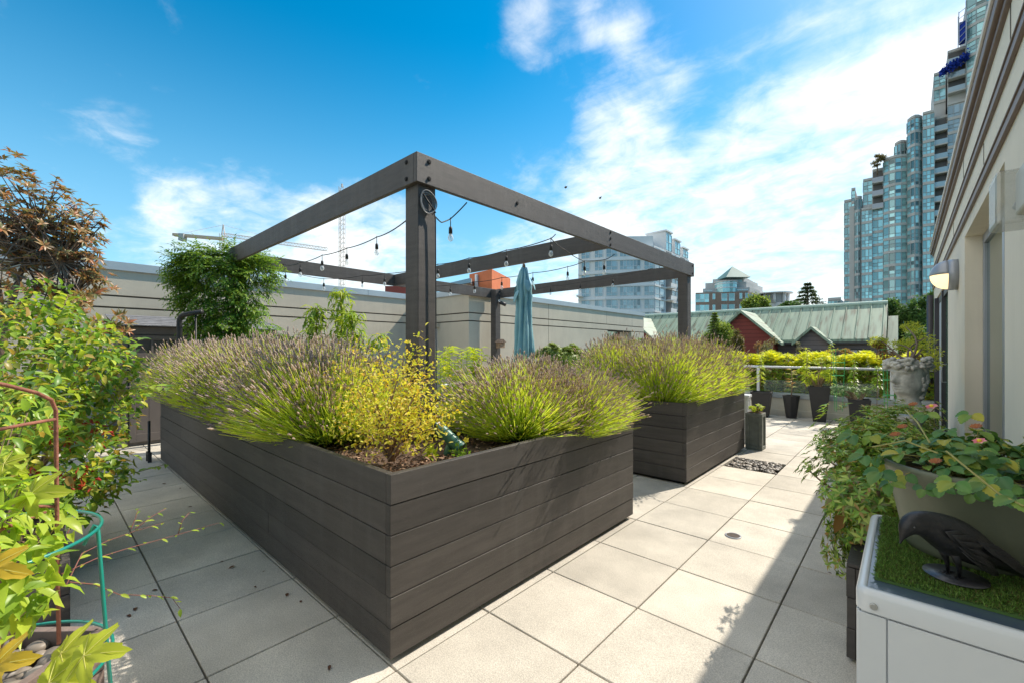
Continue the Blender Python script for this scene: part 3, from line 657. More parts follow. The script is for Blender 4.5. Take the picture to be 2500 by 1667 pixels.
tw.slab.box(8.9, 11, YT-1.5, YT+3, 68.5, 71)
tw.finish(m_slab, m_slab, g_blue)
nm = leafmat('blue_netting', [(.01, .03, .30), (.02, .07, .50)], .3, .7)
P = np.c_[rng.uniform(-1, 1, 900), rng.normal(0, .35, 900), rng.normal(0, .38, 900)]; P = P*[1.9, .8, 1]+[7.0, YT-2.6, 56.6]+P[:, :1]*[0, 0, .9]
leaves('netting', P, rdir(900), rdir(900), rng.uniform(.25, .55, 900), rng.uniform(.2, .45, 900), nm, tw.t, QUADL)
mb = MB()
for (x_, y_) in ((7.6, YT-3), (8.6, YT-3), (7.6, YT-1.4)): mb.bar((x_, y_, 60), (x_, y_, 66.2), .12, .12)
for k in range(6): mb.bar((7.6, YT-3, 60+k*1.2), (8.6, YT-3, 60+(k+1)*1.1), .08, .08)
mb.build('scaffold', m_grey, tw.t)
mb = MB(); mb.box(7.7, 8.5, YT-2.9, YT-1.5, 60.5, 64.2); mb.build('scaffold_sheet', nm, tw.t)
t2 = Tower('apartment_tower', 'stepped teal glass apartment tower with curved bays and a small tree on its roof terrace', 'tower', (-3, YT, ZG))
tower_seg(t2, .3, 2.55, YT-.6, 48.6, kind='glass', cols=4, curve=1.6, gm=g_teal)
tower_seg(t2, -1.7, .3, YT+2.2, 45.3, kind='glass', cols=3, curve=1.2, zbot=40)
tower_seg(t2, -3.45, .3, YT-.4, 41.6, kind='glass', cols=4, curve=.9)
tower_seg(t2, -5.3, -3.45, YT+.6, 40.2, kind='balcony', zbot=30)
tower_seg(t2, -5.3, -3.45, YT+.2, 32.5, kind='glass', cols=2)
tower_seg(t2, -6.9, -5.3, YT+.9, 38.6, kind='glass', cols=2, zbot=33)
tower_seg(t2, -7.1, -5.3, YT-.2, 32.0, kind='glass', cols=3)
tower_seg(t2, -8.3, -7.1, YT+.6, 34.9, kind='glass', cols=2, curve=.6, gm=g_teal)
tower_seg(t2, -9.0, -8.3, YT+1.8, 37.4, kind='glass', cols=1)
tower_seg(t2, -10.35, -9.0, YT+2.5, 35.2, kind='glass', cols=2)
t2.wall.box(-9.3, -8.3, YT+.7, YT+1.0, 12, 33.5)
t2.finish(m_slab, m_slab, m_grey)
t3 = Tower('low_apartment_block', 'low teal glass apartment block at the foot of the stepped tower', 'building', (-11, 110, ZG))
tower_seg(t3, -11.6, -9.5, 108, 11.5, kind='glass', cols=4, zbot=0, depth=6); tower_seg(t3, -9.5, -8.2, 109, 10.4, kind='glass', cols=2, zbot=0, depth=6)
t3.finish(m_slab, m_slab, m_grey)

# white tower seen through the pergola: front-left facade fronto-parallel to us, right flank parallel to the walls
def camW(x, D): a = (x-1250)/1056*D; return np.array((a*cs-D*sn, a*sn+D*cs))
DW = 100.
tw = Tower('white_apartment_tower', 'white apartment tower with ribbon windows seen through the pergola', 'tower', (*camW(1550, DW), ZG))
pA = camW(1412, DW+4); pB = camW(1597, DW); pC = camW(1682, DW+16); ztop = HC+(854-583)/1056*DW
mid = camW(1478, DW+1.5)
back = (pC+pA)/2+np.array((-10., 22.))
tw.wall.prism([tuple(pA), tuple(mid), tuple(pB), tuple(pC), tuple(back)], ZG, HC+(854-600)/1056*DW)
pts = [mid+(pB-mid)*f for f in np.linspace(0, 1, 7)]
top = [tuple(p+np.array((0, .0))) for p in pts]
tw.wall.prism([tuple(mid+(back-mid)*.02), tuple(pB+(back-pB)*.05), tuple(pB+(back-pB)*.5), tuple(mid+(back-mid)*.5)], HC+(854-600)/1056*DW, ztop+1.0)
fl = 3.05; zt_ = HC+(854-600)/1056*DW
def nrm(p, q): d = (q-p)/np.linalg.norm(q-p); return np.array((d[1], -d[0]))
for i in range(9):
    z = zt_-(i+1)*fl
    for (a, b, f0, f1, c_) in ((pA, mid, .12, .42, 2), (pA, mid, .62, .9, 2), (mid, pB, .02, .24, 2), (mid, pB, .30, .72, 6), (mid, pB, .80, .995, 2)):
        p = a+(b-a)*f0; q = a+(b-a)*f1; tw.window(p, q, z+.75, z+fl-.25, c_, nrm(a, b), g_blue, m_mull_w, (.35,))
    d = pC-pB
    for (f0, f1, kd) in ((.02, .26, 0), (.30, .46, 1), (.47, .68, 0), (.72, .86, 1), (.87, .99, 0)):
        p = pB+d*f0; q = pB+d*f1; n_ = nrm(pB, pC)
        if kd == 0: tw.window(p, q, z+.3, z+fl-.3, 2, n_, g_blue, m_mull_w, (.35,))
        else:
            w = MB(); w.add([(*(p+n_*.05), z+.2), (*(q+n_*.05), z+.2), (*(q+n_*.05), z+fl-.2), (*(p+n_*.05), z+fl-.2)], [(0, 1, 2, 3)]); tw.win.append((.02, w, MB().box(*sorted((p[0], p[0]+.1)), *sorted((p[1], p[1]+.1)), z, z+.1), g_dark, m_mull_w))
            tw.slab.bar((*((p+q)/2+n_*.1), z+.1), (*((p+q)/2+n_*1.3), z+.1), np.linalg.norm(q-p), .22); tw.rail.bar((*(p+n_*1.3), z+.7), (*(q+n_*1.3), z+.7), .06, .9)
    for a, b in ((pA, mid), (mid, pB), (pB, pC)):
        n_ = nrm(a, b); tw.slab.bar((*(a+n_*.08), z), (*(b+n_*.08), z), .35, .35)
for f, x_ in ((.30, 0), (.55, 1), (.80, 2)):        # rooftop glazed boxes stepping down the flank
    p = pB+(pC-pB)*f; q = pB+(pC-pB)*(f+.16); n_ = nrm(pB, pC); h = 4.6-x_*1.1
    tw.wall.prism([tuple(p), tuple(q), tuple(q-n_*5), tuple(p-n_*5)], zt_-.1, zt_+h); tw.window(p, q, zt_+.2, zt_+h-.5, 2, n_, g_teal, m_mull_w, (.5,))
    tw.slab.prism([tuple(p+n_*.3-(q-p)*.1), tuple(q+n_*.3+(q-p)*.1), tuple(q-n_*5.2), tuple(p-n_*5.2)], zt_+h, zt_+h+.35)
tw.slab.prism([tuple(pA+nrm(pA, mid)*2), tuple(pA+(mid-pA)*.2+nrm(pA, mid)*2), tuple(pA+(mid-pA)*.2), tuple(pA)], HC+(854-722)/1056*DW, HC+(854-722)/1056*DW+.4)
tw.finish(m_slab_w, m_slab_w, m_slab_w)

# brick apartment block with green pyramid roof
DB = 120.
def bz(y): return HC+(854-y)/1056*DB
tb = Tower('brick_apartment_block', 'stepped brick and glass apartment block topped by a green pyramid roof', 'building', (*camW(1780, DB), ZG))
q0, q1, q2 = camW(1698, DB+3), camW(1826, DB), camW(1872, DB+14)
def setback(x0, x1, x2, y, z1, wall=None):
    a, b, c_ = camW(x0, DB+3+y), camW(x1, DB+y), camW(x2, DB+14+y*.3); tb.wall.prism([tuple(a), tuple(b), tuple(c_), tuple(c_+(a-b))], z1-9, z1); tb.slab.prism([tuple(a+nrm(a, b)*.3), tuple(b+nrm(a, b)*.3), tuple(c_+nrm(b, c_)*.3), tuple(c_+(a-b))], z1, z1+.45); return a, b, c_
tb.wall.prism([tuple(q0), tuple(q1), tuple(q2), tuple(q2+(q0-q1))], ZG, bz(712))
for i in range(5):
    z = bz(712)-(i+1)*3.1
    for (f0, f1, c_, gm, h0) in ((.0, .26, 3, g_teal, .4), (.33, .38, 1, g_teal, 1.1), (.50, .61, 1, g_teal, .6), (.64, .75, 1, g_teal, .6), (.84, .89, 1, g_teal, 1.1), (.95, 1., 1, g_teal, .4)):
        p = q0+(q1-q0)*f0; q = q0+(q1-q0)*f1; tb.window(p, q, z+h0, z+2.7, c_, nrm(q0, q1), gm, m_mull_w, (.35,) if h0 < 1 else ())
    for (f0, f1, c_) in ((.05, .35, 2), (.62, .85, 2)):
        p = q1+(q2-q1)*f0; q = q1+(q2-q1)*f1; tb.window(p, q, z+.5, z+2.6, c_, nrm(q1, q2), g_teal, m_mull_w, (.35,))
    p = q1+(q2-q1)*.36; q = q1+(q2-q1)*.6; n_ = nrm(q1, q2); tb.rail.bar((*(p+n_*1.0), z+.6), (*(q+n_*1.0), z+.6), .1, 1.0); tb.slab.bar((*((p+q)/2), z), (*((p+q)/2+n_*1.1), z), np.linalg.norm(q-p), .25)
tb.finish(m_brick, m_slab, m_slab, 60)
tu = MB()
def block(x0, x1, x2, y, ya, yb_, gl=()):
    a, b, c_ = camW(x0, DB+3+y), camW(x1, DB+y), camW(x2, DB+11+y); tu.prism([tuple(a), tuple(b), tuple(c_), tuple(c_+(a-b))], bz(ya), bz(yb_))
    for (f0, f1) in gl:
        p = a+(b-a)*f0; q = a+(b-a)*f1; w = MB(); n_ = nrm(a, b); w.add([(*(p+n_*.1), bz(ya)+.5), (*(q+n_*.1), bz(ya)+.5), (*(q+n_*.1), bz(yb_)-.5), (*(p+n_*.1), bz(yb_)-.5)], [(0, 1, 2, 3)]); ww = w.build('window', g_teal, tb.t)
        f = MB(); f.bar((*((p+q)/2+n_*.15), bz(ya)+.5), (*((p+q)/2+n_*.15), bz(yb_)-.5), .2, .1); f.bar((*(p+n_*.15), (bz(ya)+bz(yb_))/2), (*(q+n_*.15), (bz(ya)+bz(yb_))/2), .1, .15); f.build('frame', m_mull_w, ww)
block(1716, 1830, 1868, 1.5, 712, 700, ((.02, .2), (.72, .97)))
block(1722, 1822, 1862, 3, 702, 684, ((.25, .42), (.5, .62)))
block(1740, 1815, 1850, 4.5, 686, 672, ((.1, .3), (.72, .95)))
block(1754, 1812, 1838, 6, 674, 664, ())
tu.build('upper_storey', m_slab, tb.t)
cv = MB(); cc_ = camW(1772, DB+4); cv.lathe([(2.9, bz(712)), (2.9, bz(686))], 20, (*cc_, 0)); cvb = cv.build('glazed_drum', g_teal, tb.t)
cv = MB(); cv.lathe([(3.1, bz(686)), (3.1, bz(683))], 20, (*cc_, 0)); cv.build('drum_rim', m_slab, tb.t)
for k in range(1, 3): cv = MB(); cv.lathe([(3.0, bz(712)+k*1.2), (3.0, bz(712)+k*1.2+.25)], 20, (*cc_, 0)); cv.build('drum_ring', m_mull_w, tb.t)
pc = camW(1788, DB+5.5); ap = MB(); r_ = 5.0
ap.add([(pc[0]+r_*math.cos(a), pc[1]+r_*math.sin(a), bz(674)) for a in (TH+PI/4+k*PI/2 for k in range(4))]+[(pc[0], pc[1], bz(647)+.6)], [(0, 1, 4), (1, 2, 4), (2, 3, 4), (3, 0, 4), (3, 2, 1, 0)])
ap.build('pyramid_roof', M('green_roof_glass', (.13, .25, .23), .6, .15, .3), tb.t)
# small white tower with round belvedere
tq = thing('white_round_tower', 'small white building with a round columned top right of the brick block', 'building', (*camW(1888, 130), ZG))
c0 = camW(1890, 130); z_ = lambda y: HC+(854-y)/1056*130
mb = MB(); mb.box(c0[0]-4, c0[0]+6, c0[1]-3, c0[1]+6, ZG, z_(742)); mb.build('wall', m_slab_w, tq)
mb = MB(); mb.lathe([(3.2, z_(742)), (3.2, z_(719))], 16, (*c0, 0)); mb.build('drum', M('shaded_core', (.35, .36, .36), .7), tq)
for k in range(8):
    mb = MB(); a = k*PI/4+.2; mb.tube([(c0[0]+3.5*math.cos(a), c0[1]+3.5*math.sin(a), z_(742)), (c0[0]+3.5*math.cos(a), c0[1]+3.5*math.sin(a), z_(719))], .45, 8); mb.build('column', m_slab_w, tq, True)
mb = MB(); mb.lathe([(4.9, z_(719)), (4.9, z_(717))], 24, (*c0, 0)); mb.build('roof', m_slab_w, tq)
# orange building behind the block
tq = thing('orange_building', 'bright orange rooftop block behind the beige walls', 'building', (*camW(1200, 45), ZG))
z_ = lambda y: HC+(854-y)/1056*45
pa, pb, pc_ = camW(1146, 47), camW(1201, 44), camW(1246, 50); pd = pa+(pc_-pb)
mb = MB(); mb.prism([tuple(pa), tuple(pb), tuple(pc_), tuple(pd)], ZG, z_(662)); mb.build('wall', M('orange_render', (.62, .17, .07), .8, .08, 1), tq)
pa2, pb2, = camW(940, 50), camW(1010, 50); mb = MB(); mb.prism([tuple(pa2), tuple(pb2), tuple(pb2+(-4, 4)), tuple(pa2+(-4, 4))], ZG, HC+(854-699)/1056*50); mb.build('lower_wall', M('red_render', (.35, .07, .05), .8, .08, 1), tq)
mb = MB(); pm = pa+(pb-pa)*.4; mb.bar((*(pm+nrm(pa, pb)*.2), 0), (*(pm+nrm(pa, pb)*.2), z_(668)), .25, .25); mb.build('downpipe', m_white, tq)
mb = MB(); e0 = camW(1085, 42); e1 = camW(1150, 43); mb.add([(*e0, HC+(854-694)/1056*42), (*e1, HC+(854-679)/1056*43), (*(e1+(-5, 5)), HC+(854-676)/1056*45), (*(e0+(-3, 4)), HC+(854-688)/1056*44), (*e0, HC+(854-700)/1056*42), (*e1, HC+(854-692)/1056*43), (*(e1+(-5, 5)), HC+(854-688)/1056*45), (*(e0+(-3, 4)), HC+(854-697)/1056*44)],
    [(0, 1, 2, 3), (7, 6, 5, 4), (0, 4, 5, 1), (1, 5, 6, 2), (2, 6, 7, 3), (3, 7, 4, 0)]); mb.build('canopy', m_coping, tq)

# green roofed terrace house
hs_ = thing('green_roof_house', 'long low house with pale green metal roof and red and grey gables beyond the hedge', 'house', (-8, 24, ZG))
YE, YR, ZE, ZR, XR, XL = 24.0, 26.5, 1.98, 3.66, -.60, -26.0
mb = MB(); mb.box(XL, XR-.25, YE+.3, YE+5, ZG, ZE-.05); mb.build('wall', m_greys, hs_)
mb = MB(); th = .12
mb.add([(XL, YE, ZE), (XR, YE, ZE), (XR, YR, ZR), (XL, YR, ZR), (XR, YR+2.6, ZE), (XL, YR+2.6, ZE), (XL, YE, ZE-th), (XR, YE, ZE-th), (XR, YR, ZR-th), (XL, YR, ZR-th), (XR, YR+2.6, ZE-th), (XL, YR+2.6, ZE-th)],
       [(0, 1, 2, 3), (3, 2, 4, 5), (0, 6, 7, 1), (1, 7, 8, 2), (2, 8, 10, 4), (6, 9, 8, 7)])
roof = mb.build('roof', m_copper, hs_)
mb = MB(); k = 0; x_ = XL
while x_ < XR:
    mb.bar((x_, YE, ZE+.02), (x_, YR, ZR+.02), .035, .05); x_ += .46
mb.build('standing_seam', m_copper, roof)
mb = MB(); mb.tube([(XL, YR, ZR+.03), (XR, YR, ZR+.03)], .09, 8); mb.build('ridge_cap', M('pale_copper', (.42, .52, .44), .6, .1), roof)
mb = MB(); mb.box(XL, XR-.05, YE+.02, YE+.12, ZE-.2, ZE-.02); mb.build('gutter', M('dark_gutter', (.06, .06, .06), .5), hs_)
def gable(xc, zc, hw, ze, mat, yf=23.3, win=None):
    g_ = MB(); g_.add([(xc-hw*.9, yf+.25, ZG), (xc+hw*.9, yf+.25, ZG), (xc+hw*.9, yf+.25, ze+.08), (xc, yf+.25, zc-.12), (xc-hw*.9, yf+.25, ze+.08)]+[(xc-hw*.9, YE+2, ZG), (xc+hw*.9, YE+2, ZG), (xc+hw*.9, YE+2, ze+.08), (xc, YE+2, zc-.12), (xc-hw*.9, YE+2, ze+.08)],
          [(0, 1, 2, 3, 4), (9, 8, 7, 6, 5), (0, 5, 6, 1), (1, 6, 7, 2), (0, 4, 9, 5)])
    gw = g_.build('gable_wall', mat, hs_)
    r = MB(); yb2 = YE+(zc-ZE)/(ZR-ZE)*(YR-YE)+.1
    for s_ in (-1, 1):
        a = (xc+s_*hw*1.12, yf, ze-.10); b = (xc, yf, zc); c_ = (xc, yb2, zc); d = (xc+s_*hw*1.12, YE+.05, ze-.10)
        r.add([a, b, c_, d]+[(q[0], q[1], q[2]-.13) for q in (a, b, c_, d)], [(0, 1, 2, 3), (7, 6, 5, 4), (0, 4, 5, 1), (0, 3, 7, 4), (2, 6, 7, 3)])
    r.build('gable_roof', m_copper, hs_)
    if win:
        w = MB(); x0, x1, z0, z1 = win; w.box(x0, x1, yf+.19, yf+.24, z0, z1); ww = w.build('window', glassmat('house_glass', (.05, .05, .055), .1), hs_)
        f = MB(); f.box(x0-.05, x0, yf+.17, yf+.26, z0, z1); f.box(x1, x1+.05, yf+.17, yf+.26, z0, z1); f.box(x0, x1, yf+.17, yf+.26, z1, z1+.05); f.box((x0+x1)/2-.025, (x0+x1)/2+.025, yf+.18, yf+.25, z0, z1); f.build('frame', m_blackp, ww)
gable(-6.0, 3.45, 1.55, 1.95, m_red, win=(-6.2, -5.3, -.4, 1.0))
gable(-3.12, 2.55, .66, 1.93, m_greys, win=(-3.2, -2.7, .2, 1.42))
gable(-11.9, 3.45, 1.55, 1.95, m_red)
mb = MB(); mb.box(-1.9, -1.15, YE+.24, YE+.29, .2, 1.50); ww = mb.build('window', glassmat('curtained_glass', (.40, .42, .46), .3, .3), hs_)
mb = MB(); mb.box(-1.95, -1.9, YE+.2, YE+.31, .2, 1.5); mb.box(-1.15, -1.1, YE+.2, YE+.31, .2, 1.5); mb.box(-1.56, -1.50, YE+.21, YE+.31, .2, 1.5); mb.box(-1.95, -1.1, YE+.2, YE+.31, 1.5, 1.56); mb.build('frame', m_blackp, ww)
mb = MB(); mb.add([(XR, YE+1, ZE-.6), (XR+.35, YE+1, ZE-.6), (XR+.35, YR+1, ZR-.55), (XR, YR+1, ZR-.55), (XR, YE+5, ZG), (XR+.35, YE+5, ZG), (XR, YE+1.2, ZG), (XR+.35, YE+1.2, ZG)], [(0, 1, 2, 3), (0, 6, 7, 1), (2, 5, 4, 3), (1, 7, 5, 2)]); mb.build('end_wall', m_copper, hs_)

# cranes
def lattice(mb, a, b, w, n, r=.06):
    a = Vector(a); b = Vector(b); d = (b-a).normalized(); x = d.cross(Vector((0, 0, 1)))
    if x.length < .1: x = Vector((cs, sn, 0))
    x.normalize(); y = d.cross(x); cn = [(x*i+y*j)*w/2 for i, j in ((1, 1), (-1, 1), (-1, -1), (1, -1))]
    for c_ in cn: mb.tube([a+c_, b+c_], r, 4)
    for k in range(n):
        p = a.lerp(b, k/n); q = a.lerp(b, (k+1)/n)
        for i in range(4): mb.tube([p+cn[i], q+cn[(i+1) % 4]], r*.6, 4); mb.tube([p+cn[i], p+cn[(i+1) % 4]], r*.6, 4)
m_crane = M('crane_paint', (.62, .54, .50), .6, .1); m_craneo = M('crane_orange', (.66, .46, .32), .6, .1)
D1 = 150.; cr1 = thing('tower_crane', 'tower crane with long horizontal jib behind the vine covered post', 'crane', (*camW(545, D1), ZG))
def cp(x, y, D): p = camW(x, D); return (p[0], p[1], HC+(854-y)/1056*D)
mb = MB(); lattice(mb, (*camW(545, D1), ZG), cp(545, 572, D1), 1.6, 30, .08); mb.build('mast', m_crane, cr1)
mb = MB(); lattice(mb, cp(545, 574, D1), cp(800, 610, D1+4), 1.1, 34, .06); mb.build('jib', m_crane, cr1)
mb = MB(); mb.bar(cp(545, 584, D1), cp(424, 574, D1-2), 1.6, .9); mb.build('counter_jib', m_craneo, cr1)
mb = MB(); mb.bar(cp(440, 580, D1-2), cp(452, 581, D1-2), 1.8, 2.4); mb.build('counterweight', m_slab, cr1)
mb = MB(); mb.tube([cp(541, 575, D1), cp(545, 549, D1)], .18, 5); mb.tube([cp(549, 575, D1), cp(545, 549, D1)], .18, 5); mb.build('apex', m_crane, cr1)
mb = MB(); mb.tube([cp(545, 550, D1), cp(440, 572, D1-2)], .05, 4); mb.tube([cp(545, 550, D1), cp(700, 592, D1+3)], .05, 4); mb.build('stay_cable', m_crane, cr1)
D2 = 110.; cr2 = thing('crane_mast', 'slender lattice crane mast rising behind the left pergola beam', 'crane', (*camW(835, D2), ZG))
mb = MB(); lattice(mb, (*camW(835, D2), ZG), cp(835, 458, D2), 1.15, 44, .065); mb.build('mast', m_crane, cr2)
mb = MB(); mb.tube([cp(835, 458, D2), cp(835, 450, D2)], .25, 6); mb.build('tip', m_crane, cr2)
# ------------------------------------------------------------------ lavender
m_lavstem = leafmat('lavender_stem', [(.50, .68, .07), (.66, .76, .08), (.76, .78, .12), (.42, .58, .14), (.58, .66, .20)], .5, .6)
m_lavleaf = leafmat('lavender_leaf', [(.30, .48, .07), (.60, .74, .06), (.82, .78, .06), (.46, .62, .07), (.18, .28, .07), (.40, .56, .12)], .5, .6)
m_lavspike = leafmat('lavender_spike', [(.46, .38, .38), (.58, .47, .45), (.66, .54, .48), (.34, .28, .33)], .4, .8)
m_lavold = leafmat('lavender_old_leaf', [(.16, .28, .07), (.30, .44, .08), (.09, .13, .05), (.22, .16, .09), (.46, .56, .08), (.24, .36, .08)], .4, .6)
m_lavwood = M('lavender_wood', (.11, .08, .055), .9, .3, 20)
LAV = 'spent lavender plants filling the raised planters'
def lavender_proto(n, nb, Rr, H, lean=0.):
    t = thing('lavender_plant', 'lavender plant', 'lavender', (0, 0, 0), 0, LAV)
    th = (rng.uniform(0, 1, n)**.62)*R(82); ph_ = rng.uniform(0, 2*PI, n)
    L_ = H*(1-.16*(th/R(82)))*rng.uniform(.70, 1.08, n)*(1+.10*np.sin(ph_*3)+.05*np.sin(ph_*7+th*4))
    d = np.c_[np.sin(th)*np.cos(ph_), np.sin(th)*np.sin(ph_), np.cos(th)]
    b0 = np.c_[np.cos(ph_), np.sin(ph_), np.zeros(n)]*(rng.uniform(0, .16, n)*Rr/.4)[:, None]; b0[:, 2] = rng.uniform(-.02, .05, n)
    ts = np.array([0, .35, .7, 1.]); K = 4
    P = b0[:, None, :]+d[:, None, :]*(L_[:, None]*ts[None])[:, :, None]
    P[:, :, 2] += (ts[None]**2)*(.12*L_*np.sin(th))[:, None]+rng.normal(0, .004, (n, K))*ts
    P[:, :, :2] += rng.normal(0, .022, (n, 1, 2))*(ts[None, :, None]**1.5)+rng.normal(0, .010, (n, K, 2))*ts[None, :, None]
    P += (rng.normal(0, .035, (5, 3))[rng.integers(0, 5, n)])[:, None, :]*(ts[None, :, None]**2)*[1, 1, .5]
    tan = unit(P[:, 3]-P[:, 2]); s_ = unit(np.cross(tan, rdir(n)))
    w = np.array([.0024, .0022, .0019, .0014])
    Lf = P-s_[:, None]*w[None, :, None]; Rt = P+s_[:, None]*w[None, :, None]
    V_ = np.stack([Lf, Rt], 2).reshape(-1, 3); o = (np.arange(n)*8)[:, None]
    F_ = np.concatenate([np.c_[o+2*k, o+2*k+1, o+2*k+3, o+2*k+2] for k in range(3)])
    npmesh('stems', V_, [F_], m_lavstem, t)
    # flower spikes: lumpy four sided spindles on about two thirds of the stalks
    idx = np.where(rng.uniform(0, 1, n) < .10+.72*np.cos(th)**1.6)[0]; m = len(idx); pr_ = [(0, .0008), (.10, .0042), (.32, .0030), (.45, .0058), (.72, .0052), (1, .0008)]
    sl_ = rng.uniform(.034, .066, m); u = unit(np.cross(tan[idx], rdir(m))); v = np.cross(tan[idx], u); st = P[idx, 3]
    rings = []
    for (f, r) in pr_:
        c_ = st+tan[idx]*(f*sl_)[:, None]
        for k in range(4): a = k*PI/2+f*2; rings.append(c_+(u*math.cos(a)+v*math.sin(a))*r*1.15)
    V_ = np.stack(rings, 1).reshape(-1, 3); o = (np.arange(m)*24)[:, None]
    F_ = np.concatenate([np.c_[o+q*4+k, o+q*4+(k+1) % 4, o+(q+1)*4+(k+1) % 4, o+(q+1)*4+k] for q in range(5) for k in range(4)])
    npmesh('flower_spikes', V_, [F_], m_lavspike, t)
    # leaves along the lower stems
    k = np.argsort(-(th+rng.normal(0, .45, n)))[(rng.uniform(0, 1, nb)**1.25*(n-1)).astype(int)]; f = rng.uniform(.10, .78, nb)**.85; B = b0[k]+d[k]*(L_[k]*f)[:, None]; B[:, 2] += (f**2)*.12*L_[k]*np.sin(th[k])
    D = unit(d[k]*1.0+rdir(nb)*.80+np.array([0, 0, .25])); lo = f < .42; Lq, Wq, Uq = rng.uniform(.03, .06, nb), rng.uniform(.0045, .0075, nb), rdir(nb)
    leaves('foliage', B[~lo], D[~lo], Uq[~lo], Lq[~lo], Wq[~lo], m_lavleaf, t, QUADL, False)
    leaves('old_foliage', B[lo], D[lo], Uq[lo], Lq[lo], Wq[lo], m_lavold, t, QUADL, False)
    mb = MB()
    for q in range(16):
        a = random.uniform(0, 6.28); e_ = random.uniform(.2, 1.2); r_ = random.uniform(.12, .22); mb.tube([(math.cos(a)*.05, math.sin(a)*.05, -.05), (math.cos(a)*r_*.5, math.sin(a)*r_*.5, .06), (math.cos(a)*r_, math.sin(a)*r_, .10+.1*e_)], [.012, .008, .004], 5, False)
    mb.build('woody_stems', m_lavwood, t)
    return t
protos = [lavender_proto(6600, 12000, .40, .66), lavender_proto(5800, 11000, .36, .61), lavender_proto(7000, 13000, .42, .69), lavender_proto(6200, 12500, .44, .64)]
spots = [   # x, y, proto, rot, scale, label
 (-7.15, 1.55, 2, .3, (1.0, .95, 1.0), 'lavender at the far left end of the long planter next to the shed door'),
 (-6.45, 1.55, 3, 1.3, (1, .95, 1.06), 'lavender in the long planter in front of the black pipe arch'),
 (-5.80, 1.58, 1, 2.3, (1.1, 1, 1.12), 'lavender in the long planter in front of the vine covered post'),
 (-5.15, 1.55, 2, 4.0, (1, 1, 1.0), 'lavender in the long planter just right of the vine covered post'),
 (-4.50, 1.52, 0, 5.0, (1, 1, 1.04), 'lavender in the long planter in front of the left young peach tree'),
 (-3.90, 1.56, 3, 0.7, (1, 1, 1.03), 'lavender in the long planter in front of the tallest young peach tree'),
 (-3.28, 1.52, 1, 1.9, (1.05, 1.05, 1.05), 'lavender in the long planter left of the golden shrub with sprigs over the front boards'),
 (-2.32, 2.62, 0, 2.9, (.92, .95, .80), 'rounded lavender in the middle of the short planter arm in front of the umbrella'),
 (-2.25, 3.20, 3, 0.2, (.92, .9, .76), 'lavender at the right end of the short planter arm overhanging the corner'),
 (-2.25, 5.25, 2, 3.3, (.9, .9, .98), 'lavender at the near corner of the second planter with a bare woody patch'),
 (-2.90, 5.30, 0, 4.4, (1, 1, 1.12), 'lavender at the near left corner of the second planter'),
 (-2.25, 5.95, 1, 5.4, (1, 1, 1.14), 'lavender in the middle of the second planter on its sunny side'),
 (-2.90, 6.05, 3, 1.1, (1, 1, 1.15), 'lavender in the middle of the second planter on the pergola side'),
 (-2.25, 6.62, 0, 2.2, (1.05, 1, 1.1), 'lavender at the far end of the second planter above the concrete post planter'),
 (-2.90, 6.75, 1, 6.0, (1, 1, 1.1), 'lavender at the far left corner of the second planter'),
]
spots += [
 (-6.80, 1.78, 1, 3.1, (.8, .8, .98), 'small lavender at the back of the long planter between the two leftmost plants'),
 (-5.45, 1.80, 3, 0.4, (.8, .8, 1.06), 'small lavender at the back of the long planter right below the vine'),
 (-4.80, 1.36, 1, 2.7, (.75, .75, .90), 'low lavender at the front boards of the long planter near its middle'),
 (-4.18, 1.80, 2, 1.5, (.8, .8, 1.0), 'small lavender at the back of the long planter under the peach trees'),
 (-3.58, 1.36, 0, 4.6, (.72, .72, .86), 'low lavender drooping over the front boards left of the golden shrub'),
 (-2.42, 2.95, 1, 0.9, (.7, .7, .90), 'small lavender at the inner side of the short planter arm'),
 (-2.05, 2.90, 3, 2.0, (.62, .7, .70), 'low lavender at the sunny front edge of the short planter arm'),
 (-2.58, 5.62, 3, 5.1, (.8, .8, 1.14), 'lavender in the very centre front of the second planter'),
 (-2.55, 6.40, 2, 3.9, (.8, .8, 1.14), 'lavender in the centre back of the second planter'),
]
for i, (x, y, p, r_, s_, lab) in enumerate(spots):
    copy_tree(protos[p], (x, y, .80), r_, s_, lab)
for p in protos:
    for ch in list(p.children): bpy.data.objects.remove(ch)
    bpy.data.objects.remove(p)

# ------------------------------------------------------------------ generic leafy plants
def whorls(Cn, A, k, spread=.9):
    """leaf bases and directions: k leaves round each centre Cn with axis A"""
    n = len(Cn); A = unit(A); u = unit(np.cross(A, rdir(n))); v = np.cross(A, u); P, D, U = [], [], []
    for j in range(k):
        a = 2*PI*j/k+rng.uniform(-.3, .3, n)[:, None]; rad = u*np.cos(a)+v*np.sin(a); e = rng.uniform(.15, .7, (n, 1))
        P.append(Cn); D.append(unit(rad*spread+A*e)); U.append(A-rad*.3)
    return np.concatenate(P), np.concatenate(D), np.concatenate(U)
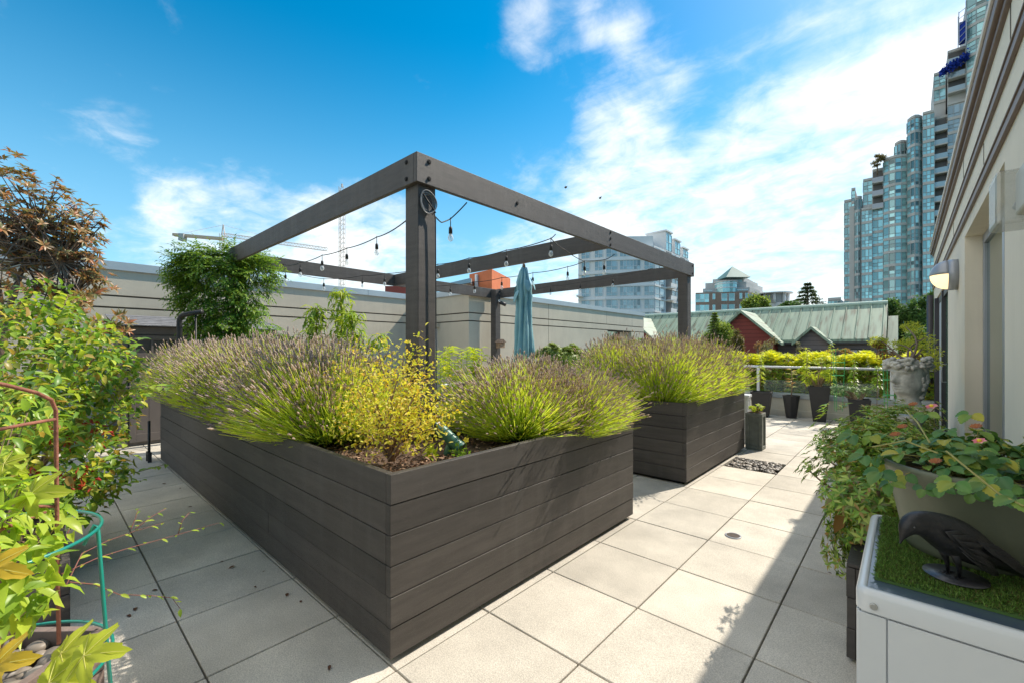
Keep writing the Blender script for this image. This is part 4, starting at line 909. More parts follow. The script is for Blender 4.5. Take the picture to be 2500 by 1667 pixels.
# golden shrub at the planter corner
m_gold = leafmat('golden_leaf', [(.62, .56, .04), (.74, .68, .08), (.46, .52, .05), (.66, .42, .06), (.80, .76, .20)], .45, .5)
gb = atz(957, 1122, .82)
gs = thing('golden_shrub', 'golden yellow leaved shrub with bare twigs at the near corner of the long planter', 'shrub', gb)
tips = []
for (x, y, D) in [(820, 900, 2.75), (850, 980, 2.6), (880, 860, 2.8), (900, 930, 2.4), (935, 850, 2.7), (960, 900, 2.3), (985, 980, 2.4), (1000, 860, 2.6), (1030, 850, 2.5), (1040, 910, 2.45), (1060, 970, 2.5), (1090, 1000, 2.6), (1120, 985, 2.7), (840, 1030, 2.5), (1010, 1040, 2.3), (905, 1040, 2.2), (870, 930, 2.3), (980, 930, 2.6), (930, 990, 2.2), (1050, 1030, 2.35), (880, 990, 2.5), (1020, 950, 2.2)]:
    tips.append(atD(x, y, D))
branches('stems', gb, tips, m_twig, gs, .011, .0025, 6, .10)
P, D, U = [], [], []
for tp in tips:
    n = 150; f = rng.uniform(.42, 1.06, n)**.7; c_ = gb[None]+(tp-gb)[None]*f[:, None]+rng.normal(0, .05, (n, 3)); P.append(c_); D.append(unit(rdir(n)+np.array([0, 0, .2]))); U.append(rdir(n, 1.5))
P, D, U = map(np.concatenate, (P, D, U)); leaves('foliage', P, D, U, rng.uniform(.016, .032, len(P)), rng.uniform(.010, .018, len(P)), m_gold, gs, LEAF)

m_honey = leafmat('honeysuckle_leaf', [(.07, .15, .03), (.16, .32, .05), (.34, .52, .06), (.12, .24, .05), (.55, .64, .08), (.24, .42, .06), (.07, .15, .04), (.68, .66, .12), (.40, .24, .08), (.20, .36, .05)], .42, .35)
m_honey2 = leafmat('lime_leaf', [(.38, .50, .07), (.48, .55, .09), (.30, .44, .05)], .45, .4)
m_redleaf = leafmat('red_fruit', [(.45, .04, .02), (.30, .02, .02), (.55, .10, .03)], .2, .5)
# big green shrub at left
hb = atD(150, 900, 3.5); hbase = np.array([hb[0]-.1, hb[1]-.35, .0])
hy = thing('honeysuckle_shrub', 'big bright green honeysuckle shrub with red fruits spilling over the left walkway', 'shrub', (*hbase[:2], 0))
cl_ = []
for (x, y, D, r_) in [(20, 810, 3.4, .34), (110, 790, 3.6, .26), (185, 815, 3.6, .22), (235, 850, 3.7, .24), (60, 900, 3.0, .45), (150, 920, 3.3, .32), (240, 930, 3.6, .26), (295, 890, 3.9, .18), (300, 960, 3.8, .18), (90, 1020, 3.0, .32), (180, 1020, 3.3, .28), (255, 1030, 3.6, .24), (40, 1110, 2.7, .35), (160, 1120, 3.0, .36), (240, 1130, 3.3, .22), (30, 990, 2.4, .25), (180, 1210, 3.0, .22), (250, 1170, 3.2, .18), (-60, 900, 3.2, .5), (-80, 1050, 2.8, .5), (120, 740, 3.7, .22), (220, 870, 3.3, .28)]:
    cl_.append((atD(x, y, D), r_))
P, D, U = [], [], []
for c_, r_ in cl_:
    n = int(720*r_); d = rdir(n); q = c_+d*r_*(rng.uniform(.15, 1, (n, 1))**.45)*[1, 1, .85]; P.append(q); D.append(unit(d*.55+rdir(n)*.8+[0, 0, -.05])); U.append(unit(np.array([0, 0, 1.])+rdir(n)*.55))
P, D, U = map(np.concatenate, (P, D, U)); leaves('foliage', P, D, U, rng.uniform(.045, .090, len(P)), rng.uniform(.026, .050, len(P)), m_honey, hy, LEAF, True, .25)
branches('stems', hbase, [c_ for c_, r_ in cl_], m_twig, hy, .02, .005, 6, .2)
P, D = [], []
for (x, y, D_) in [(230, 1050, 3.2), (260, 1060, 3.25), (170, 1075, 3.1), (225, 1030, 3.2), (165, 1160, 2.9), (180, 1180, 2.9), (205, 1150, 3.0), (125, 1050, 2.9), (195, 1170, 2.9), (228, 1175, 3.0), (90, 1140, 2.7)]:
    n = 12; leaves('fruit_cluster', atD(x, y, D_-.10)+rng.normal(0, .022, (n, 3)), unit(rdir(n)+[0, 0, -.8]), rdir(n), rng.uniform(.03, .055, n), .014, m_redleaf, hy, LEAF)
# sprays reaching over the walkway
def spray(parent, pts, n, ll, lw, mat, name='spray', stemr=.004, droop=.1, mstem=None):
    mb = MB(); pts = [np.array(p, float) for p in pts]; mb.tube(pts, [stemr*(1-.6*i/len(pts)) for i in range(len(pts))], 5); st = mb.build(name, mstem or m_twig, parent, True)
    seg = np.linalg.norm(np.diff(pts, axis=0), axis=1); cum = np.r_[0, np.cumsum(seg)]; f = np.linspace(.12, 1, n)*cum[-1]; P = []; Tn = []
    for q in f: i = min(np.searchsorted(cum, q, 'right')-1, len(seg)-1); a = (q-cum[i])/seg[i]; P.append(pts[i]+(pts[i+1]-pts[i])*a); Tn.append((pts[i+1]-pts[i])/seg[i])
    P = np.array(P); Tn = np.array(Tn); side = unit(np.cross(Tn, [0, 0, 1.]))*np.where(np.arange(n) % 2, 1, -1)[:, None]
    D = unit(Tn*.6+side+rdir(n)*.35+[0, 0, -droop]); return leaves('leaves', P, D, np.array([[0, 0, 1.]])+rdir(n)*.4, rng.uniform(.7, 1.15, n)*ll, rng.uniform(.7, 1.1, n)*lw, mat, parent if parent.type == 'EMPTY' else parent)
spray(hy, [atD(230, 1180, 3.2), atD(280, 1165, 3.3), atD(340, 1150, 3.35), atD(405, 1132, 3.4)], 16, .075, .042, m_honey)
spray(hy, [atD(250, 960, 3.6), atD(320, 950, 3.6), atD(370, 940, 3.6), atD(410, 945, 3.6)], 16, .085, .048, m_honey)
spray(hy, [atD(200, 1200, 3.0), atD(270, 1190, 3.1), atD(345, 1172, 3.2)], 14, .06, .035, m_honey)
spray(hy, [atD(200, 820, 3.5), atD(280, 830, 3.6), atD(350, 826, 3.6)], 16, .085, .05, m_honey)
spray(hy, [atD(120, 800, 3.4), atD(150, 760, 3.4), atD(165, 725, 3.4)], 16, .10, .055, m_honey2)
spray(hy, [atD(220, 900, 3.5), atD(300, 1000, 3.5), atD(340, 1010, 3.5)], 14, .07, .04, m_honey)

# bronze leaved tree behind it
m_bronze = leafmat('bronze_leaf', [(.14, .15, .06), (.34, .18, .07), (.18, .20, .08), (.44, .21, .07), (.16, .11, .06), (.22, .26, .12), (.48, .17, .08), (.30, .17, .07)], .32, .35)
tb_ = np.array([*camW(-60, 5.2), 0.]); pt = thing('bronze_leaved_tree', 'open branched tree with bronze and dark green leathery leaves against the sky at left', 'tree', tb_)
cn = []
for (x, y, D, r_, k) in [(20, 400, 5.0, .22, 9), (55, 440, 5.0, .14, 4), (20, 490, 5.0, .38, 24), (90, 480, 5.1, .30, 18), (150, 510, 5.2, .28, 16), (60, 560, 5.0, .40, 28), (140, 570, 5.0, .30, 18), (195, 540, 5.2, .24, 12), (225, 565, 5.3, .16, 9), (190, 600, 5.1, .22, 12), (205, 650, 5.2, .22, 12), (240, 680, 5.2, .18, 10), (215, 700, 5.1, .16, 6), (20, 620, 4.9, .42, 20), (110, 640, 5.0, .30, 10), (180, 745, 4.9, .16, 5), (115, 705, 4.9, .14, 5), (285, 790, 4.8, .13, 7), (-60, 500, 5, .6, 30), (-60, 640, 5, .5, 20), (190, 735, 4.8, .1, 4), (35, 740, 4.7, .22, 6), (255, 800, 4.7, .12, 5), (30, 340, 5.1, .05, 0)]:
    for _ in range(int(k*1.75)): cn.append(atD(x, y, D)+rdir(1)[0]*r_*rng.uniform(.2, 1)**.5)
cn = np.array(cn); P, D, U = whorls(cn, unit((cn-atD(-20, 720, 5.1))*.6+rdir(len(cn))*.55+[0, 0, .35]), 8, .75)
leaves('crown', P, D, U, rng.uniform(.060, .105, len(P)), rng.uniform(.022, .036, len(P)), m_bronze, pt, LANCE, True, .2)
fork = atD(10, 800, 5.0)
mb = MB(); mb.tube([tb_, (tb_+fork)/2+[.05, 0, 0], fork], [.07, .06, .05], 8, False)
sub = [cn[i] for i in rng.choice(len(cn), 150, replace=False)]
for hubxy in ((60, 640), (150, 640), (-20, 600), (170, 740), (90, 560)):
    hub = atD(*hubxy, 5.05); w = (fork+hub)/2+[0, 0, .05]; mb.tube([fork, w, hub], [.035, .025, .016], 6, False)
    for s_ in sub:
        if np.linalg.norm(s_-hub) < .75: mid_ = (hub+s_)/2+rdir(1)[0]*.06; mb.tube([hub, mid_, s_], [.013, .008, .004], 5, False)
mb.build('trunk', m_bark, pt, True)

# vine (wisteria) round the far left pergola post
m_vine = leafmat('wisteria_leaflet', [(.07, .16, .03), (.12, .24, .04), (.22, .37, .05), (.33, .46, .06), (.05, .11, .03)], .38, .4)
vb = np.array([BX0+.12, BY0+.12, 0.]); vn = thing('climbing_vine', 'thick green wisteria vine wrapped round the left pergola post', 'vine', vb)
rach = []
for (x, y, D, r_, k) in [(500, 640, 6.6, .26, 80), (560, 640, 6.7, .28, 80), (470, 665, 6.6, .28, 80), (540, 670, 6.6, .38, 110), (610, 650, 6.8, .32, 80), (650, 660, 6.9, .22, 36), (470, 710, 6.6, .26, 55), (520, 740, 6.6, .30, 70), (590, 720, 6.7, .28, 60), (560, 790, 6.6, .24, 50), (500, 790, 6.6, .24, 50), (600, 780, 6.7, .20, 30), (530, 830, 6.6, .22, 40), (590, 840, 6.6, .18, 22), (440, 680, 6.6, .14, 12), (450, 740, 6.5, .10, 7), (640, 700, 6.9, .15, 12), (655, 800, 6.7, .12, 8), (430, 640, 6.5, .12, 7), (625, 750, 6.7, .16, 12), (470, 630, 6.5, .2, 30), (600, 640, 6.9, .2, 26)]:
    for _ in range(int(k*1.9)): rach.append((atD(x, y, D)+rdir(1)[0]*r_*rng.uniform(.1, 1)**.45))
rach = np.array(rach); n = len(rach); out = unit((rach-np.array([vb[0], vb[1], 2.4]))*[1, 1, .5]+rdir(n)*.5); out[:, 2] -= .35; out = unit(out)
P, D, U = [], [], []
for k in range(11):
    f = (k//2)/5.5; c_ = rach+out*(.20*f); s_ = unit(np.cross(out, [0, 0, 1.]))*(1 if k % 2 else -1)
    if k == 10: s_ = s_*0
    P.append(c_-[0, 0, .02*f*f]); D.append(unit(s_*1.0+out*.7+[0, 0, -.3]+rdir(n)*.2)); U.append(unit(np.array([0, 0, 1.])+out*.4+rdir(n)*.3))
P, D, U = map(np.concatenate, (P, D, U)); leaves('foliage', P, D, U, rng.uniform(.05, .085, len(P)), rng.uniform(.020, .030, len(P)), m_vine, vn, LANCE)
mb = MB()
for k in range(7):
    pts = []; a0 = k*.9
    for i in range(14): z_ = .1+i*.21; a = a0+i*.55*(1 if k % 2 else -1); pts.append((vb[0]+.13*math.cos(a)*(1.1+.3*math.sin(i+k)), vb[1]+.13*math.sin(a)*(1.1+.3*math.cos(i*2+k)), z_))
    mb.tube(pts, [.016-.0006*i for i in range(14)], 6, False)
mb.build('stems', m_twig, vn, True)

# young peach trees behind the long planter
m_peach = leafmat('peach_leaf', [(.20, .34, .04), (.34, .46, .05), (.44, .50, .07), (.14, .26, .04)], .45, .4)
def drooping(name, label, cat, x, D, ytop, ybot, r_, n, pot=True, mat=m_peach, ll=.12, lw=.026, group=None):
    b = np.array([*camW(x, D), 0.]); top = atD(x, ytop, D); t = thing(name, label, cat, b, 0, group)
    zb_ = HC+(854-ybot)/1056*D; z_ = rng.uniform(0, 1, n); lean = rng.uniform(-1, 1, 2)*.08
    P = np.c_[b[0]+z_*lean[0]+rng.normal(0, r_*.35, n), b[1]+z_*lean[1]+rng.normal(0, r_*.35, n), zb_+z_*(top[2]-zb_)]
    a = rng.uniform(0, 2*PI, n); D_ = unit(np.c_[np.cos(a), np.sin(a), rng.uniform(-.9, .3, n)]); leaves('foliage', P, D_, np.array([[0, 0, 1.]])+rdir(n)*.2, rng.uniform(.7, 1.1, n)*ll, rng.uniform(.8, 1.1, n)*lw, mat, t, LANCE, True, .35)
    mb = MB(); mb.tube([b, ((b+top)/2)+[.02, .01, 0], top+[lean[0], lean[1], -.02]], [.014, .01, .004], 6); mb.build('trunk', m_bark, t, True)
    return t
drooping('young_peach_tree', 'left young peach tree with drooping leaves behind the lavender', 'tree', 762, 4.6, 742, 850, .14, 260)
drooping('young_peach_tree', 'tallest young peach tree with drooping leaves in the middle of its row', 'tree', 832, 4.8, 704, 850, .15, 300)
drooping('young_peach_tree', 'right young peach tree with drooping leaves near the pergola post', 'tree', 872, 4.7, 762, 850, .13, 220)
for (x, D_, yt, lab) in ((692, 4.5, 812, 'small low drooping seedling left of the young peach trees'), (912, 4.7, 814, 'small low drooping seedling right of the young peach trees')):
    drooping('peach_seedling', lab, 'seedling', x, D_, yt, 850, .10, 70)
# lilies
m_lily = leafmat('lily_leaf', [(.30, .44, .03), (.45, .55, .05), (.56, .56, .07)], .5, .4)
for (x, D_, yt, lab) in ((1095, 5.0, 836, 'left tall lime green lily plant just right of the pergola post'), (1148, 5.1, 844, 'right tall lime green lily plant in front of the block corner')):
    b = np.array([*camW(x, D_), 0.]); t = thing('lily_plant', lab, 'plant', b)
    P, D, U = [], [], []; mb = MB()
    for k in range(9):
        q = b+np.r_[rng.normal(0, .13, 2), 0]; zt2 = HC+(854-yt)/1056*D_-abs(rng.normal(0, .10)); top = q+[0, 0, zt2]; mb.tube([q, top], [.008, .004], 5)
        n = 60; f = rng.uniform(.45, 1, n); a = rng.uniform(0, 2*PI, n); P.append(q+(top-q)*f[:, None]); D.append(unit(np.c_[np.cos(a), np.sin(a), .5+0*a])); U.append(np.tile([0, 0, 1.], (n, 1)))
    P, D, U = map(np.concatenate, (P, D, U)); leaves('foliage', P, D, U, rng.uniform(.09, .15, len(P)), .018, m_lily, t, LANCE, True, .5); mb.build('stems', m_lily, t)

# ------------------------------------------------------------------ hedge and shrubs at the far edge
m_hedge = leafmat('hedge_new_leaf', [(.66, .68, .03), (.76, .72, .04), (.52, .60, .04), (.82, .76, .08)], .5, .4)
m_hedge2 = leafmat('hedge_old_leaf', [(.12, .24, .04), (.24, .40, .05), (.40, .50, .06), (.30, .20, .07), (.08, .15, .04)], .4, .45)
hd = thing('clipped_hedge', 'long hedge with bright yellow green new growth behind the white railing', 'hedge', (-2.6, 12.35, 0))
nW = 4200; cn = np.c_[rng.uniform(-5.2, .9, nW), rng.uniform(12.02, 12.6, nW), rng.uniform(.0, 1.30, nW)]
P, D, U = whorls(cn, np.array([[0, -.6, .7]])+rdir(nW)*.4, 8); leaves('old_foliage', P, D, U, rng.uniform(.07, .11, len(P)), rng.uniform(.028, .040, len(P)), m_hedge2, hd, LANCE)
nW = 1500; cn = np.c_[rng.uniform(-5.2, .9, nW), rng.uniform(11.98, 12.7, nW), 1.24+rng.uniform(-.09, .14, nW)]; cn[:, 2] += .05*np.sin(cn[:, 0]*7)+.03*np.sin(cn[:, 0]*17)
P, D, U = whorls(cn, np.array([[0, -.2, 1.]])+rdir(nW)*.25, 9, .6); leaves('new_foliage', P, D, U, rng.uniform(.08, .13, len(P)), rng.uniform(.022, .034, len(P)), m_hedge, hd, LANCE)
mb = MB()
for k in range(28): x_ = -5.1+k*.22; mb.tube([(x_, 12.35, -.04), (x_+.03, 12.3, .9)], .012, 5)
mb.build('stems', m_bark, hd)
def bush(name, label, c, r, nW, mat, k=8, ll=.07, lw=.026, base=None, loc=None, lump=.35, nl=10, shape=LANCE, cat='shrub', group=None, bend=.15, mstem=None, nst=12):
    c = np.array(c, float); b = np.array(base if base is not None else (c[0], c[1], max(0, c[2]-r[2]))); t = thing(name, label, cat, b, 0, group)
    cn, out = clump_points(nW, c, r, .4, lump, nl); P, D, U = whorls(cn, unit(out+[0, 0, .5]), k); leaves('foliage', P, D, U, rng.uniform(.75, 1.2, len(P))*ll, rng.uniform(.8, 1.15, len(P))*lw, mat, t, shape, True, bend)
    branches('stems', b, [cn[i] for i in range(0, nW, max(1, nW//nst))], mstem or m_twig, t, .012+.01*max(r), .003, 5, .15)
    return t
m_laurel = leafmat('laurel_leaf', [(.10, .22, .03), (.22, .38, .04), (.34, .48, .05), (.05, .12, .03)], .4, .3)
m_vib = leafmat('viburnum_leaf', [(.13, .22, .05), (.25, .34, .07), (.36, .42, .10), (.07, .13, .04)], .3, .35)
bush('laurel_hedge', 'glossy green laurel hedge behind the railing between the two lavender planters', atD(1490, 875, 12.2), (.85, .4, .36), 330, m_laurel, ll=.15, lw=.06, base=(*atD(1490, 868, 12.2)[:2], -.04), cat='hedge')
bush('laurel_shrub', 'bright laurel shoot standing right of the laurel hedge', atD(1560, 850, 12.3), (.3, .3, .25), 34, m_laurel, ll=.15, lw=.06, base=(*atD(1560, 850, 12.3)[:2], -.04))
bush('viburnum_shrub', 'tall rounded dark shrub against the beige wall right of the umbrella', atD(1385, 872, 9.6), (.46, .42, .36), 520, m_vib, base=(*atD(1385, 850, 9.6)[:2], 0))
bush('viburnum_shrub', 'olive green shrub immediately right of the closed umbrella', atD(1330, 872, 9.4), (.32, .3, .36), 380, m_vib, base=(*atD(1330, 850, 9.4)[:2], 0))
bush('viburnum_shrub', 'low dark shrub left of the laurel hedge against the wall', atD(1450, 885, 10.4), (.34, .3, .26), 300, m_vib, base=(*atD(1455, 872, 10.4)[:2], 0))
# garden trees between terrace and green roofed house
m_conif = leafmat('conifer_needle', [(.13, .21, .05), (.24, .34, .07), (.38, .46, .10), (.09, .15, .04)], .35, .6)
m_olive = leafmat('olive_leaf', [(.20, .22, .12), (.30, .32, .18), (.26, .18, .10), (.14, .16, .08)], .3, .6)
m_tree = leafmat('far_tree_leaf', [(.05, .11, .04), (.09, .18, .05), (.14, .24, .06), (.07, .14, .04)], .3, .6)
def tree(name, label, x, y, D, r, n, mat, ll, lw, nl=22, lump=.3, ground=ZG, cat='tree', tiers=False, trunkr=.12):
    c = atD(x, y, D); b = np.array([c[0], c[1], ground]); t = thing(name, label, cat, b)
    if tiers:
        f = rng.uniform(0, 1, n)**.75; lay = np.floor(f*9)/9+rng.uniform(-.02, .03, n); rad = (1-f)*r[0]*rng.uniform(.1, 1.08, n)**.6*(1+.25*np.sin(f*40)); a = rng.uniform(0, 2*PI, n); a += .3*np.sin(a*5)
        P = np.c_[c[0]+rad*np.cos(a), c[1]+rad*np.sin(a), c[2]-r[2]+2*r[2]*lay-.12*rad]; D_ = unit(np.c_[np.cos(a), np.sin(a), -.2+0*a]+rdir(n)*.5)
    else:
        P, o = clump_points(n, c, r, .3, lump, nl); D_ = rdir(n)
    leaves('crown', P, D_, np.array([[0, 0, 1.]])+rdir(n)*.6, rng.uniform(.7, 1.3, n)*ll, rng.uniform(.7, 1.3, n)*lw, mat, t, QUADL)
    mb = MB(); mb.tube([b, (c[0], c[1], c[2]-r[2]*.3), (c[0], c[1], c[2]+r[2]*(.9 if tiers else .3))], [trunkr*1.5, trunkr, trunkr*.25], 7)
    for k in range(10): e_ = P[rng.integers(0, n)]; mb.tube([(c[0], c[1], c[2]-r[2]*.4+k*.05*r[2]), tuple((c+e_)/2+[0, 0, -.05*r[2]]), tuple(e_)], [trunkr*.4, trunkr*.25, trunkr*.08], 5, False)
    mb.build('trunk', m_bark, t, True); return t
tree('conifer_tree', 'bushy green conifer top left of the big red gable', 1755, 815, 19.5, (.95, .8, .75), 5200, m_conif, .10, .045, 16, .32)
tree('conifer_tree', 'pointed leader of the bushy conifer rising before the green roof', 1745, 790, 19.2, (.42, .42, .55), 2200, m_conif, .09, .04, tiers=True)
tree('conifer_tree', 'small reddish tipped conifer directly left of the red gable wall', 1800, 835, 18.5, (.38, .38, .55), 1500, leafmat('rust_conifer', [(.16, .17, .05), (.28, .20, .07), (.10, .13, .04)], .25, .6), .09, .04, 8, .4)
tree('airy_tree', 'sparse grey green tree in front of the red gable', 1885, 850, 17.5, (.55, .45, .62), 1300, m_olive, .075, .028, 12, .3, trunkr=.04)
tree('airy_tree', 'sparse rusty twigged small tree at the foot of the red gable', 1850, 850, 16.5, (.22, .22, .42), 420, leafmat('rust_leaf', [(.30, .16, .08), (.38, .25, .12)], .3, .6), .07, .025, 6, .3, trunkr=.03)
tree('airy_tree', 'thin leafy sapling below the grey gable', 1955, 850, 16.5, (.26, .26, .30), 420, m_olive, .07, .028, 6, .3, trunkr=.03)
tree('low_maple', 'low orange leaved maple above the hedge by the curtained window', 2050, 856, 15.5, (.5, .4, .10), 800, leafmat('orange_leaf', [(.45, .22, .05), (.35, .26, .06), (.5, .32, .08)], .35, .6), .06, .03, 9, .3, trunkr=.03)
tree('street_tree', 'dark green street tree right of the green roof in front of the tower', 2195, 790, 45, (2.2, 2.2, 3.1), 9000, m_tree, .28, .17, 26, .28)
tree('street_tree', 'taller dark green street tree beside the terrace building eave', 2262, 780, 42, (2.0, 2.0, 3.6), 9000, m_tree, .28, .17, 26, .28)
tree('street_tree', 'dark street tree low behind the bonsai planter', 2230, 850, 34, (2.6, 2.0, 2.0), 7000, m_tree, .22, .14, 24, .28)
tree('tall_conifer', 'loose branched conifer standing on the skyline right of the white round tower', 1972, 725, 70, (2.9, 2.9, 2.6), 3000, leafmat('dusky_conifer', [(.08, .12, .05), (.14, .18, .08), (.10, .13, .06)], .2, .7), .42, .16, tiers=True, trunkr=.16)
tree('park_tree', 'small light green tree in front of the brick block', 1853, 745, 60, (2.3, 2, 2.0), 2600, m_conif, .35, .2, 10, .35)
tree('park_tree', 'low green tree on the roofline between the white tower and the skyline conifer', 1930, 748, 66, (2.0, 2, 1.0), 1600, m_tree, .35, .2, 8, .35)
tt = atY(2142, 395, YT-1); tree('roof_terrace_tree', 'small flat topped tree on the roof terrace of the stepped tower', 2142, 392, float((tt-[0, 0, HC])[1]/ray(2142, 392)[1]), (1.7, 1.5, 1.3), 1300, leafmat('bronze_tree', [(.16, .13, .05), (.24, .20, .08), (.12, .12, .04)], .2, .7), .30, .14, 9, .32, ground=38.8, trunkr=.09)
# ------------------------------------------------------------------ azalea row in its wooden trough along the right wall
tr = thing('wooden_trough', 'long low dark wooden trough planter along the cream wall holding azaleas', 'planter', (.1, 5.4, 0))
for a in ((-.21, -.175, 2.63, 8.0, 'y', -1), (-.175, .38, 2.63, 2.665, 'x', -1), (-.175, .38, 7.965, 8.0, 'x', 1), (.345, .38, 2.665, 7.965, 'y', 1)):
    mb = MB(); boards(mb, *a, z0=.02, n=3, bh=.146); mb.build('side_panel', m_black, tr, bevel=.0025, seg=1)
mb = MB(); mb.box(-.21, -.15, 2.63, 8.0, .459, .475); mb.box(-.15, .38, 2.63, 2.69, .459, .475); mb.build('rim', m_black, tr, bevel=.003)
mb = MB(); mb.add(*grid(-.17, .34, 2.67, 7.96, .40, 8, 60)); mb.build('soil', m_soil, tr, True)
m_aza = leafmat('azalea_leaf', [(.10, .22, .04), (.20, .36, .06), (.36, .52, .08), (.50, .58, .16), (.06, .13, .04), (.42, .26, .08), (.24, .42, .06), (.13, .26, .05)], .35, .3)
AZ = 'azaleas in the trough along the wall'
for (x, y, z, r, n, lab) in [(-.13, 3.00, .62, (.30, .36, .40), 900, 'azalea nearest the table with a big brown leaf hanging over the paving'),
                             (-.14, 3.55, .70, (.36, .42, .42), 1100, 'broad azalea directly behind the strawberry pot'),
                             (-.12, 4.20, .72, (.36, .42, .42), 1000, 'azalea in the middle of the trough before the bust planter'),
                             (-.10, 4.75, .68, (.36, .42, .36), 900, 'azalea just in front of the stone bust planter'),
                             (.0, 6.1, .66, (.34, .5, .28), 700, 'azalea behind and left of the stone bust planter'),
                             (.04, 7.0, .70, (.32, .5, .26), 500, 'farthest azalea at the end of the trough near the railing')]:
    bush('azalea', lab, (x, y, z), r, n, m_aza, k=7, ll=.042, lw=.0155, base=(max(-.1, x), y, .38), lump=.40, nl=16, group=AZ)
P = np.array([[*atz(2055, 1290, .62)]]); hl = leaves('brown_leaf', atD(2050, 1240, 2.15)[None], np.array([[-.1, -.1, -1.]]), np.array([[sn, -cs, .15]]), .13, .07, leafmat('brown_azalea_leaf', [(.26, .14, .05), (.26, .14, .05)], .3), None)
tag(hl, 'large brown green leaf hanging down over the paving from the azalea beside the table', 'leaf')

# ------------------------------------------------------------------ white cabinet table with artificial grass
cx0, cx1, cy0, cy1, ct = -.118, .40, 1.75, 2.60, .75
cb = thing('cabinet_table', 'white metal cabinet table with dark glass edged top at the lower right', 'table', ((cx0+cx1)/2, 2.17, 0))
mb = MB(); mb.box(cx0+.012, cx1-.012, cy0+.012, cy1-.012, 0, ct-.06); mb.build('body', m_cab, cb, bevel=.01)
for a in ((cx0+.006, cx0+.075, cy0+.004, cy0+.011), (cx0+.079, cx1-.079, cy0+.002, cy0+.011), (cx1-.075, cx1-.006, cy0+.004, cy0+.011)):
    mb = MB(); mb.box(*a, .03, ct-.075); mb.build('front_panel', m_cab, cb, bevel=.002)
mb = MB(); mb.box(cx0+.002, cx0+.011, cy0+.02, cy1-.02, .03, ct-.075); mb.build('side_panel', m_cab, cb, bevel=.002)
mb = MB(); fr = .030
def rrect(x0, x1, y0, y1, r, n=6):
    o = []
    for (cx_, cy_, a0) in ((x1-r, y1-r, 0), (x0+r, y1-r, PI/2), (x0+r, y0+r, PI), (x1-r, y0+r, 1.5*PI)):
        for k in range(n+1): a = a0+PI/2*k/n; o.append((cx_+r*math.cos(a), cy_+r*math.sin(a)))
    return o
ro = rrect(cx0, cx1, cy0, cy1, .035); prof = [(0, -.068), (0, -.018), (.004, -.007), (.012, 0), (.026, 0), (.028, -.004)]
vs_, fs_ = [], []; m_ = len(ro); ccx, ccy = (cx0+cx1)/2, (cy0+cy1)/2
for (off, z) in prof:
    for (x, y) in rrect(cx0+off, cx1-off, cy0+off, cy1-off, max(.008, .035-off)): vs_.append((x, y, ct+z))
for i in range(len(prof)-1):
    for j in range(m_): fs_.append((i*m_+j, i*m_+(j+1) % m_, (i+1)*m_+(j+1) % m_, (i+1)*m_+j))
mb.add(vs_, fs_); mb.build('frame', m_cab, cb, True)
mb = MB(); mb.prism(rrect(cx0+.027, cx1-.027, cy0+.027, cy1-.027, .02), ct-.02, ct-.005); mb.build('glass_top', glassmat('smoked_glass', (.09, .13, .18), .12, 0), cb)
mb = MB(); mb.tube([(cx0+.045, cy0+.004, ct-.045), (cx0+.045, cy0-.006, ct-.045)], .010, 14); mb.build('bolt', M('zinc', (.5, .5, .48), .35, .05, metal=.9), cb, bevel=.002)
m_turf = leafmat('turf_blade', [(.09, .18, .03), (.15, .30, .05), (.26, .42, .09), (.08, .13, .03), (.20, .18, .06)], .25, .5)
tg = thing('artificial_grass', 'rectangle of green artificial grass laid on the cabinet table', 'artificial grass', ((cx0+cx1)/2, 2.17, ct))
mb = MB(); gx0, gx1, gy0, gy1 = cx0+.043, cx1-.03, cy0+.105, cy1-.04; mb.box(gx0, gx1, gy0, gy1, ct-.004, ct+.004); mb.build('backing', M('turf_back', (.06, .13, .03), .9), tg)
n = 26000; P = np.c_[rng.uniform(gx0, gx1, n), rng.uniform(gy0, gy1, n), np.full(n, ct+.003)]
leaves('blades', P, unit(rdir(n)*.75+[0, 0, .9]), rdir(n), rng.uniform(.010, .020, n), rng.uniform(.0015, .003, n), m_turf, tg, QUADL, False)['kind'] = 'stuff'

# strawberry pot
pc = np.array((.172, 2.29, ct+.008)); m_pot = M('olive_resin', (.13, .145, .10), .45, .12, 3, .08, 30)
sp = thing('strawberry_pot', 'large olive grey pot full of strawberry leaves and pink flowers standing on the artificial grass', 'plant pot', pc)
mb = MB(); mb.lathe([(.150, 0), (.172, .008), (.180, .03), (.205, .16), (.235, .29), (.243, .30), (.245, .318), (.236, .322), (.228, .30), (.226, .25)], 48, pc, cap=False); mb.lathe([(.001, 0), (.155, .0)], 48, pc, cap=False); mb.build('pot', m_pot, sp, True)
mb = MB(); mb.lathe([(.001, .262), (.226, .262)], 40, pc, cap=False); mb.build('soil', m_soil, sp)
m_straw = leafmat('strawberry_leaf', [(.05, .14, .04), (.10, .23, .06), (.16, .32, .08), (.07, .17, .07), (.22, .34, .06), (.46, .42, .06), (.10, .24, .05)], .3, .4)
sv, sq = [], []
for i in range(15):
    f = i/14; y_ = .47*math.sin(PI*min(1, f*.93+.05))**.62*(1+.07*(-1)**i)
    for q in (-1, -.5, 0, .5, 1): sv.append((f+(.03*(-1)**i if abs(q) == 1 else 0), y_*q, .30*abs(y_*q)-.03*(abs(q) == .5)*(-1)**i))
for i in range(14):
    for j in range(4): sq.append((i*5+j, (i+1)*5+j, (i+1)*5+j+1, i*5+j+1))
STRAW = dict(v=np.array(sv, float), t=np.zeros((0, 3), int), q=np.array(sq))
base_t = pc+[0, 0, .28]; P, D, U = [], [], []; sm = MB()
